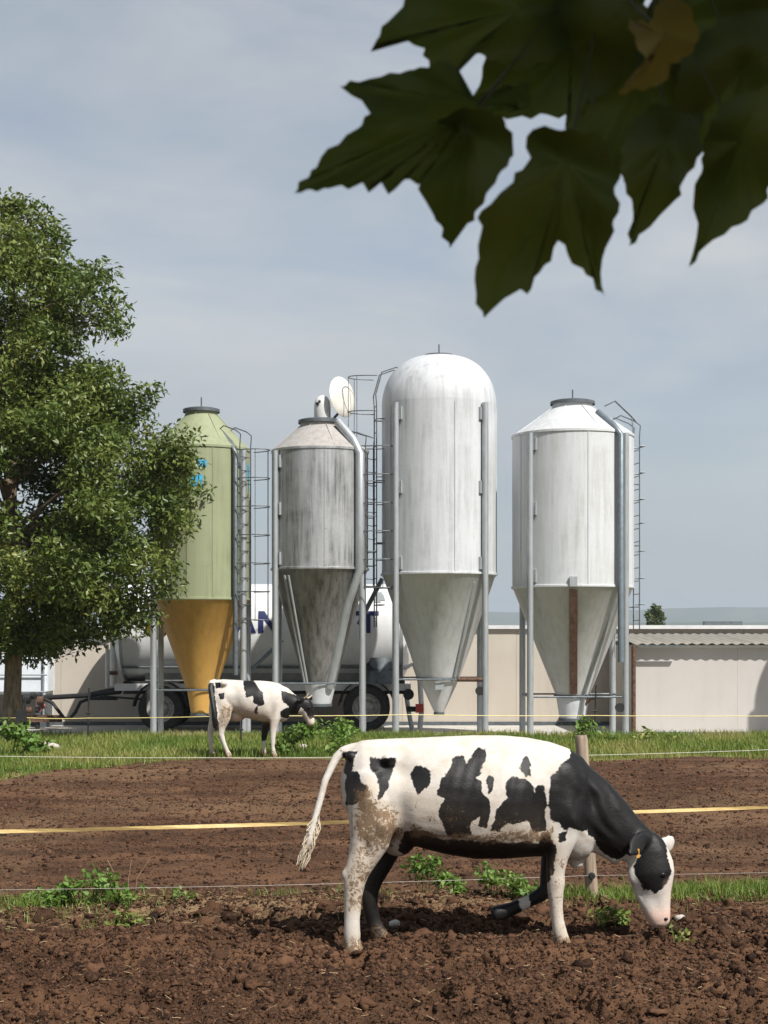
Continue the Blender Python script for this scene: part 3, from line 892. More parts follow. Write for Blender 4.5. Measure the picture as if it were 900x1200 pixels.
# drawbar end
MB().tube([(tx(146), -0.3, tzz(804)), (tx(143), -0.35, tzz(810)), (tx(100), -0.1, tzz(815)), (tx(48), 0, tzz(818))], 0.065, 8).build('drawbar', M['black_iron'], trl)
MB().tube([(tx(146), 0.5, tzz(806)), (tx(100), 0.1, tzz(815)), (tx(48), 0.02, tzz(818))], 0.065, 8).build('drawbar', M['black_iron'], trl)
hs = [(tx(140), -0.3, tzz(818)), (tx(108), -0.3, tzz(818)), (tx(97), -0.3, tzz(822)), (tx(91), -0.3, tzz(834)), (tx(85), -0.3, tzz(841)), (tx(78), -0.3, tzz(841)), (tx(71), -0.3, tzz(832)), (tx(64), -0.28, tzz(823)), (tx(54), -0.2, tzz(819))]
MB().tube(hs, 0.045, 8).build('air_hose', M['black_iron'], trl)
MB().tube([(tx(170), -0.7, tzz(818)), (tx(150), -0.5, tzz(817)), (tx(120), -0.4, tzz(815))], 0.03, 6).build('air_hose', M['black_iron'], trl)
# front standpipes and the small vessel they carry
MB().tube([(tx(137), -0.55, tzz(803)), (tx(137), -0.55, tzz(742)), (tx(136), -0.5, tzz(735))], 0.085, 12).build('standpipe', M['white_paint'], trl)
MB().tube([(tx(129), -0.45, tzz(805)), (tx(129), -0.45, tzz(755))], 0.045, 10).build('standpipe', M['white_paint'], trl)
MB().box((tx(138), -0.62, tzz(788)), (0.2, 0.1, 0.1)).build('valve', M['rust'], trl)
prof = [(0.001, -0.42), (0.11, -0.36), (0.20, -0.2), (0.235, 0.0), (0.21, 0.2), (0.13, 0.36), (0.001, 0.42)]
o = MB().lathe(prof, 28, (0, 0, 0), 'x').build('vessel', M['tank_white'], trl, (tx(116), -0.5, tzz(746))); o.rotation_euler = (0, R(6), 0)
# coupling gear
cg = empty('coupling'); cg.parent = trl; cg.location = (tx(38), -0.05, tzz(824))
for i in range(9):
    a = random.uniform(0, 6.28)
    rr = random.uniform(0.06, 0.13)
    MB().lathe([(0.001, -rr * .8), (rr, -rr * .7), (rr, rr * .7), (0.001, rr * .8)], 12, (0.22 * math.cos(a) + 0.05, random.uniform(-.2, .2), 0.2 * math.sin(a)), random.choice('xyz')).build('fitting', M[('black_iron', 'pink_metal', 'rust', 'black_iron')[i % 4]], cg)
MB().box2((tx(18), -0.1, tzz(846) - 0.0), (tx(72), 0.1, tzz(838))).build('skid', M['rust'], trl)
MB().tube([(tx(44), 0.0, tzz(842)), (tx(44), 0, 0.0)], 0.06, 8).build('jack_leg', M['black_iron'], trl)

# white plastic container behind the tree
ibc = empty('liquid_container', ((30 - 450) / F * 42.4, 42.4, YARD)); tag(ibc, 'bluish white plastic liquid container standing behind the tree trunk', 'container')
bm = bmesh.new()
bmesh.ops.create_cube(bm, size=1.0)
bmesh.ops.scale(bm, vec=(1.9, 1.0, 1.05), verts=bm.verts)
bmesh.ops.bevel(bm, geom=list(bm.edges), offset=0.09, segments=3, affect='EDGES')
bmesh.ops.translate(bm, vec=(-0.25, 0, 1.40), verts=bm.verts)
me = bpy.data.meshes.new('bottle'); bm.to_mesh(me); bm.free(); me.materials.append(M['plastic_white'])
link('bottle', me, ibc)
MB().lathe([(0.16, 0), (0.16, 0.06), (0.001, 0.07)], 20, (-0.25, 0, 1.925)).build('cap', M['galv_dark'], ibc)
for sx in (-1.1, -0.25, 0.6):
    MB().tube([(sx, -0.56, 0.3), (sx, -0.56, 1.95)], 0.025, 6).build('cage_bar', M['galv'], ibc)
for zz in (0.95, 1.4, 1.9):
    MB().tube([(-1.2, -0.57, zz), (0.7, -0.57, zz)], 0.022, 6).build('cage_bar', M['galv'], ibc)
for sx in (-1.0, 0.5):
    MB().box2((sx - .12, -0.5, 0.0), (sx + .12, 0.5, 0.875)).build('stand_leg', M['galv_dark'], ibc)

# yellow warning disc on the yard pole
p = at(184, 736, 37.6)
sg = empty('warning_sign', (p.x, 37.6, YARD)); tag(sg, 'round yellow warning sign on dark pole beside the ochre silo hopper', 'sign')
zz = p.z - YARD
MB().tube([(0.09, 0.04, 0), (0.09, 0.04, zz + 0.15)], 0.05, 10).build('pole', M['galv_dark'], sg)
MB().lathe([(0.001, 0.02), (0.27, 0.02), (0.28, 0.0), (0.27, -0.02), (0.001, -0.02)], 32, (0, -0.04, zz), 'y').build('disc', M['yellow_sign'], sg)
MB().lathe([(0.235, -0.024), (0.26, -0.024)], 32, (0, -0.04, zz), 'y').build('border', M['black_iron'], sg)
MB().box((0.06, -0.064, zz), (0.3, 0.004, 0.03)).build('painted_mark', M['black_iron'], sg)
MB().box((0.05, -0.064, zz - 0.1), (0.05, 0.004, 0.1)).build('painted_mark', M['black_iron'], sg)

# ------------------------------------------------------------------ fences
def sag(a, b, s, n=14):
    a, b = Vector(a), Vector(b)
    return [a.lerp(b, i / n) - Vector((0, 0, s * 4 * (i / n) * (1 - i / n))) for i in range(n + 1)]
# near fence: yellow tape and thin wire on wooden posts
fpt = lambda px, d: ((px - 450) / F * d, d)
pd = 12.57
pA = at(695, 1060, pd)
post = empty('fence_post', (pA.x, pd, -0.05)); tag(post, 'round weathered wooden fence post behind the grazing cow', 'post')
h = zat(862, pd) + 0.05
top = Vector(((681 - 695) / F * pd, 0.0, h))
vs_ = [(0, 0, 0)] + [tuple(top * f_) for f_ in (0.25, 0.5, 0.75, 0.98)] + [tuple(top)]
MB().tube(vs_, [0.052, 0.05, 0.049, 0.05, 0.05, 0.043], 14).build('timber', M['wood'], post)
for f_, zz in ((0.72, 955), (0.2, 1025)):
    q = top * ((zat(zz, pd) + 0.05) / h)
    MB().lathe([(0.001, -0.03), (0.02, -0.03), (0.03, 0), (0.02, 0.03), (0.001, 0.03)], 10, q + Vector((0, -0.07, 0)), 'y').build('insulator', M['black_iron'], post)
def strip(path, w, mat, name):
    vs_, fs = [], []
    m_ = MB()
    n_ = len(path)
    for i, p in enumerate(path):
        tw = 0.25 * math.sin(i * 0.9)
        vs_ += [p + Vector((0, tw * w, w / 2)), p - Vector((0, tw * w, w / 2)), p + Vector((0, tw * w + .0016, w / 2)), p + Vector((0, -tw * w + .0016, -w / 2))]
    for i in range(n_ - 1):
        b = 4 * i
        fs += [(b, b + 1, b + 5, b + 4), (b + 2, b + 6, b + 7, b + 3), (b, b + 4, b + 6, b + 2), (b + 1, b + 3, b + 7, b + 5)]
    return m_.add(vs_, fs).build(name, mat)
ta, tb, tc_ = at(-120, 977, 11.1), at(683, 953.5, pd - 0.07), at(1120, 936.5, 14.2)
o = strip(sag(ta, tb, 0.012, 20) + sag(tb, tc_, 0.006, 12)[1:], 0.026, M['yellow_tape'], 'fence_tape')
tag(o, 'yellow electric fence tape stretched across the brown field', 'tape')
ta, tb, tc_ = at(-120, 1044, 11.1), at(691, 1026, pd - 0.07), at(1120, 1016, 14.2)
o = MB().tube(sag(ta, tb, 0.02, 20) + sag(tb, tc_, 0.01, 10)[1:], 0.0016, 6).build('fence_wire', M['grey_wire'])
tag(o, 'thin pale fence wire strung below the yellow tape', 'wire')
# verge fence: thin iron stakes with a yellow wire
stakes = ((28, 817, 886, 'thin black iron stake with insulator box beside the tree trunk'), (103, 806, 868, 'thin black iron stake below the drawbar of the trailer'),
          (282, 838, 872, 'thin black iron stake under the belly of the distant cow'), (697, 803, 866, 'thin black iron stake below the squat white silo'))
for px, y0, y1, lab in stakes:
    d = F * EYE / (y1 - HY)
    b = at(px, y1, d)
    st = empty('fence_stake', (b.x, d, -0.06)); tag(st, lab, 'stake', 'iron stakes along the verge fence')
    h = zat(y0, d) + 0.06
    MB().tube([(0, 0, 0), (0.01, 0, h * 0.5), (0.025, 0, h)], 0.017, 8).build('rod', M['black_iron'], st)
    if px == 28:
        MB().box((-0.04, -0.02, h * 0.70), (0.18, 0.08, 0.20)).build('insulator', M['black_iron'], st)
    else:
        MB().tube([(-0.03, 0, h * 0.55), (0.05, 0, h * 0.55)], 0.022, 8).build('insulator', M['black_iron'], st)
wpts = [at(-40, 840, 30.6), at(28, 841, 28.5), at(103, 841.5, 32.6), at(282, 838.5, 31.5), at(480, 837.5, 32.2), at(697, 838.5, 33.1), at(960, 838.5, 33.5)]
pth = []
for a, b in zip(wpts[:-1], wpts[1:]):
    pth += sag(a, b, 0.015, 6)[:-1]
o = MB().tube(pth + [wpts[-1]], 0.008, 6).build('fence_wire', M['yellow_wire']); tag(o, 'yellow fence wire running along the grass verge at wheel height', 'wire')
wpts = [at(-60, 885, 22.5), at(240, 888, 23.0), at(460, 886, 24.2), at(690, 885, 25.0), at(960, 876, 26.5)]
pth = []
for a, b in zip(wpts[:-1], wpts[1:]):
    pth += sag(a, b, 0.012, 6)[:-1]
o = MB().tube(pth + [wpts[-1]], 0.0035, 6).build('fence_wire', M['white_wire']); tag(o, 'pale fence wire along the edge between grass and soil', 'wire')

# ------------------------------------------------------------------ cows
def pip(px, py, poly):
    """signed distance in pixels (inside positive)"""
    P = np.array(poly, dtype=float)
    Q = np.roll(P, -1, 0)
    ins = np.zeros(px.shape, bool)
    dist = np.full(px.shape, 1e9)
    for (ax, ay), (bx, by) in zip(P, Q):
        cond = ((ay > py) != (by > py)) & (px < (bx - ax) * (py - ay) / (by - ay + 1e-12) + ax)
        ins ^= cond
        ex, ey = bx - ax, by - ay
        tt = np.clip(((px - ax) * ex + (py - ay) * ey) / (ex * ex + ey * ey + 1e-9), 0, 1)
        dist = np.minimum(dist, np.hypot(px - ax - tt * ex, py - ay - tt * ey))
    return np.where(ins, dist, -dist)

def ell_loft(m_, pts, n=28, p=2.0, egg=0.0, fixed=False):
    """pts: (centre Vector, a sagittal half size, b lateral half size)"""
    K = len(pts)
    vs_ = []
    ey = Vector((0, 1, 0))
    for i, (c, a, b) in enumerate(pts):
        t_ = pts[min(i + 1, K - 1)][0] - pts[max(i - 1, 0)][0]
        if fixed: t_.z *= 0.15
        t_.normalize()
        lat = ey - t_ * ey.dot(t_)
        if lat.length < 0.2: lat = Vector((1, 0, 0)) - t_ * t_.x
        lat.normalize()
        sag_ = t_.cross(lat)
        for k in range(n):
            an = 2 * math.pi * k / n
            cs, sn = math.cos(an), math.sin(an)
            u = math.copysign(abs(cs) ** (2 / p), cs)
            v = math.copysign(abs(sn) ** (2 / p), sn)
            w = 1.0
            if egg:
                # narrower towards the top (world up)
                up = v * (sag_.z if abs(sag_.z) > 0.1 else 0)
                w = 1 - egg * max(0, up) ** 1.5
            vs_.append(c + lat * (u * b * w) + sag_ * (v * a))
    fs = []
    for i in range(K - 1):
        for k in range(n):
            k2 = (k + 1) % n
            fs.append((i * n + k, i * n + k2, (i + 1) * n + k2, (i + 1) * n + k))
    fs.append(tuple(range(n - 1, -1, -1)))
    fs.append(tuple((K - 1) * n + k for k in range(n)))
    m_.add(vs_, fs)

def ball(m_, c, r3):
    c = Vector(c)
    n, k = 16, 9
    vs_, fs = [], []
    for i in range(k + 1):
        ph = math.pi * i / k
        for j in range(n):
            th = 2 * math.pi * j / n
            vs_.append(c + Vector((r3[0] * math.sin(ph) * math.cos(th), r3[1] * math.sin(ph) * math.sin(th), r3[2] * math.cos(ph))))
    for i in range(k):
        for j in range(n):
            j2 = (j + 1) % n
            fs.append((i * n + j, (i + 1) * n + j, (i + 1) * n + j2, i * n + j2))
    m_.add(vs_, fs)

t = NT('cow_coat')
co = t.coord()
n1 = t.noise(48, 5, 0.7, co); n2 = t.noise(9, 5, 0.7, co); hair = t.noise(60, 4, 0.6, t.coord((1, 1, 3)))
blk = t.math('GREATER_THAN', t.math('ADD', t.attr('coat'), t.math('MULTIPLY', t.math('SUBTRACT', n1, 0.5), 5.0)), 0.0)
blk = t.ramp(t.math('ADD', t.math('MULTIPLY', t.math('ADD', t.attr('coat'), t.math('MULTIPLY', t.math('SUBTRACT', n1, 0.5), 6.0)), 0.35), 0.5, True), [(0.3, 0.0), (0.7, 1.0)])
white = t.mix(t.ramp(n2, [(0.42, 0.0), (0.72, 0.55)]), (0.53, 0.495, 0.45), (0.37, 0.295, 0.215))
black = t.mix(t.ramp(hair, [(0.35, 0.0), (0.7, 1.0)]), (0.0045, 0.0042, 0.0045), (0.012, 0.011, 0.0105))
col = t.mix(blk, white, black)
col = t.mix(t.attr('pink'), col, (0.56, 0.36, 0.29))
dirt_shade = t.math('MULTIPLY', t.attr('dirt_shade'), 1.0)
dm = t.ramp(t.math('ADD', dirt_shade, t.math('MULTIPLY', t.math('SUBTRACT', t.noise(24, 6, 0.8, co, 1.0), 0.5), 2.2)), [(0.48, 0.0), (0.62, 0.92)])
col = t.mix(t.math('MULTIPLY', t.attr('dirt_shade'), t.ramp(blk, [(0.0, 0.95), (1.0, 0.10)])), col, (0.42, 0.325, 0.225))
col = t.mix(dm, col, t.mix(n1, (0.085, 0.05, 0.028), (0.23, 0.15, 0.085)))
t.set(col, t.ramp(blk, [(0.0, 0.75), (1.0, 0.48)]), 0, t.ramp(blk, [(0.0, 0.12), (1.0, 0.26)]))
t.bump(t.mix(0.6, hair, n2), 0.45, 0.012)
M['coat'] = t.m
t = NT('cow_eye'); t.set((0.008, 0.006, 0.005), 0.08, 0, 0.6); M['eye'] = t.m
M['ear_tag'] = simple('ear_tag', (0.62, 0.33, 0.05), 0.4, 0, 0.1, 10, 0)
M['tail_hair'] = simple('tail_hair', (0.50, 0.42, 0.31), 0.7, 0, 0.35, 25, 0)
M['horn'] = simple('horn', (0.42, 0.36, 0.27), 0.5, 0, 0.25, 14, 0.1, (1, 1, .4))

def remesh(m_, voxel, it=6):
    me = m_.mesh('cow_src')
    o = bpy.data.objects.new('cow_src', me)
    COL.objects.link(o)
    md = o.modifiers.new('r', 'REMESH'); md.mode = 'VOXEL'; md.voxel_size = voxel
    sm_ = o.modifiers.new('s', 'SMOOTH'); sm_.factor = 0.5; sm_.iterations = it
    dg = bpy.context.evaluated_depsgraph_get()
    dg.update()
    out = bpy.data.meshes.new_from_object(o.evaluated_get(dg))
    bpy.data.objects.remove(o)
    bpy.data.meshes.remove(me)
    return out

def make_cow(name, label, spec):
    d0, yaw, xc = spec['d0'], math.tan(R(spec['yaw'])), spec['xc']
    S = F / d0
    def C(px, py, lat=0.0):
        d = d0 + lat + (px - xc) / S * yaw
        return at(px, py, d)
    base = C(xc, HY + F * EYE / d0); base.z = 0
    m_ = MB()
    # trunk
    ell_loft(m_, [(C(x_, (a + b) / 2) - base, (b - a) / 2 / S, w) for (x_, a, b, w) in spec['trunk']], 36, 2.25, 0.18, True)
    for part in spec['lofts']:
        pts = []
        for q in part['p']:
            x_, y_, lat, a, b = q
            c = C(x_, y_, lat) - base
            pts.append((c, a / S, b))
        if part.get('ground'):
            c, a, b = pts[-1]
            pts[-1] = (Vector((c.x, c.y, 0.0)), a, b)
        ell_loft(m_, pts, 20, part.get('pw', 2.0))
    for (x_, y_, lat, rx, ry, rz) in spec['balls']:
        ball(m_, C(x_, y_, lat) - base, (rx, ry, rz))
    me = remesh(m_, spec['voxel'], spec.get('it', 6))
    nv = len(me.vertices)
    co = np.empty(nv * 3, dtype=np.float32); me.vertices.foreach_get('co', co); co = co.reshape(-1, 3).astype(float)
    W = co + np.array(base)
    PX = 450 + F * W[:, 0] / W[:, 1]
    PY = HY - F * (W[:, 2] - EYE) / W[:, 1]
    lat = W[:, 1] - (d0 + (PX - xc) / S * yaw)
    fs_ = spec['pscale']
    wob = fs_ * 9 * (fbm(co[:, 0] * 16, co[:, 2] * 16, 5, 4, 0.6) - 0.5)
    near = np.full(nv, -20.0)
    far = np.full(nv, -20.0)
    for poly in spec['patches']:
        near = np.maximum(near, pip(PX, PY, poly))
    for poly in spec['far_patches']:
        far = np.maximum(far, pip(PX, PY, poly))
    mixw = np.clip(lat / 0.06 + 0.5, 0, 1)
    coat = near * (1 - mixw) + far * mixw
    for poly in spec.get('both', []):
        coat = np.maximum(coat, pip(PX, PY, poly))
    for poly in spec.get('white', []):
        coat = np.where(lat < spec.get('white_lat', 9), np.minimum(coat, -pip(PX, PY, poly)), coat)
    for poly, l0, l1 in spec.get('black_lat', []):
        s_ = pip(PX, PY, poly)
        coat = np.where((lat > l0) & (lat < l1), np.maximum(coat, s_), coat)
    for poly, l0, l1 in spec.get('white_lat_polys', []):
        s_ = pip(PX, PY, poly)
        coat = np.where((lat > l0) & (lat < l1), np.minimum(coat, -s_), coat)
    coat = np.clip((coat + wob) / fs_, -10, 10)
    dirt_shade = np.zeros(nv)
    for poly, soft, amt in spec['dirt_shade']:
        dirt_shade = np.maximum(dirt_shade, amt * np.clip(pip(PX, PY, poly) / soft + 0.5, 0, 1))
    pink = np.zeros(nv)
    for poly, soft, amt in spec['pink']:
        pink = np.maximum(pink, amt * np.clip(pip(PX, PY, poly) / soft + 0.5, 0, 1))
    # muddy hooves
    dirt_shade = np.maximum(dirt_shade, np.clip((0.20 - co[:, 2]) / 0.2, 0, 0.8))
    # hollows and muscles: push the sides in and out
    side = np.sign(lat) * np.clip(np.abs(lat) / 0.12, 0, 1)
    dy_ = np.zeros(nv)
    for (dx0, dy0, rx, ry, dep) in spec.get('dents', []):
        dy_ += 1.35 * dep * np.exp(-((PX - dx0) / rx) ** 2 - ((PY - dy0) / ry) ** 2)
    if spec.get('ribs'):
        w = np.exp(-((PX - 575) / 52) ** 4 - ((PY - 935) / 42) ** 4)
        dy_ += 0.0022 * np.sin((PX + 0.25 * (PY - 930)) * 2 * math.pi / 14.0) * w
        w = np.exp(-((PX - 700) / 26) ** 4 - ((PY - 945) / 38) ** 4)
        dy_ += 0.007 * np.sin((PX * 0.8 - 0.55 * PY) * 2 * math.pi / 17.0 + 1.5 * np.sin(PY * 0.08)) * w
    dy_ += 0.010 * (fbm(co[:, 0] * 5, co[:, 2] * 5, 77, 3) - 0.5)
    co[:, 1] -= side * dy_
    me.vertices.foreach_set('co', co.astype(np.float32).ravel())
    for k_, a in (('coat', coat), ('dirt_shade', dirt_shade), ('pink', pink)):
        at_ = me.attributes.new(k_, 'FLOAT', 'POINT'); at_.data.foreach_set('value', a.astype(np.float32))
    me.polygons.foreach_set('use_smooth', np.ones(len(me.polygons), dtype=bool))
    me.materials.clear(); me.materials.append(M['coat'])
    root = empty('cow', base); tag(root, label, 'cow')
    link('body', me, root)
    for (x_, y_, lt, rad) in spec['eyes']:
        e = MB(); ball(e, (0, 0, 0), (rad, rad * 0.8, rad * 0.9)); e.sm = [True] * len(e.f)
        e.build('eye', M['eye'], root, C(x_, y_, lt) - base)
    for (x_, y_, lt, rad) in spec.get('nostrils', []):
        e = MB(); ball(e, (0, 0, 0), (rad, rad * 0.6, rad * 0.7)); e.sm = [True] * len(e.f)
        e.build('nostril', M['eye'], root, C(x_, y_, lt) - base)
    for q in spec.get('tags', []):
        c = C(q[0], q[1], q[2]) - base
        MB().box((0, 0, 0), (0.02, 0.008, 0.06)).build('ear_tag', M['ear_tag'], root, c)
    if spec.get('hair'):
        g = random.Random(4)
        m_ = MB()
        for i in range(110):
            t0 = g.uniform(0, 1)
            a0 = Vector((372, 955)).lerp(Vector((360, 996)), t0)
            sp = g.uniform(-1, 1)
            tip = Vector((a0.x - 6 + sp * 6 - 3 * t0, a0.y + 19 + g.uniform(-6, 7)))
            l0 = -.10 - .02 * t0
            mid_ = a0.lerp(tip, 0.5) + Vector((sp * 5, 0))
            pts = [C(a0.x + sp * 2.5, a0.y, l0 + g.uniform(-.02, .02)) - base, C(mid_.x, mid_.y, l0 + g.uniform(-.035, .035)) - base, C(tip.x, tip.y, l0 + g.uniform(-.03, .03)) - base]
            m_.tube(pts, [0.005, 0.004, 0.0012], 4, False)
        m_.build('tail_hair', M['tail_hair'], root)
    for q in spec.get('horns', []):
        pts = [C(a, b, c) - base for (a, b, c) in q]
        MB().tube(pts, [0.022, 0.016, 0.006][:len(pts)], 10).build('horn', M['horn'], root)
    return root

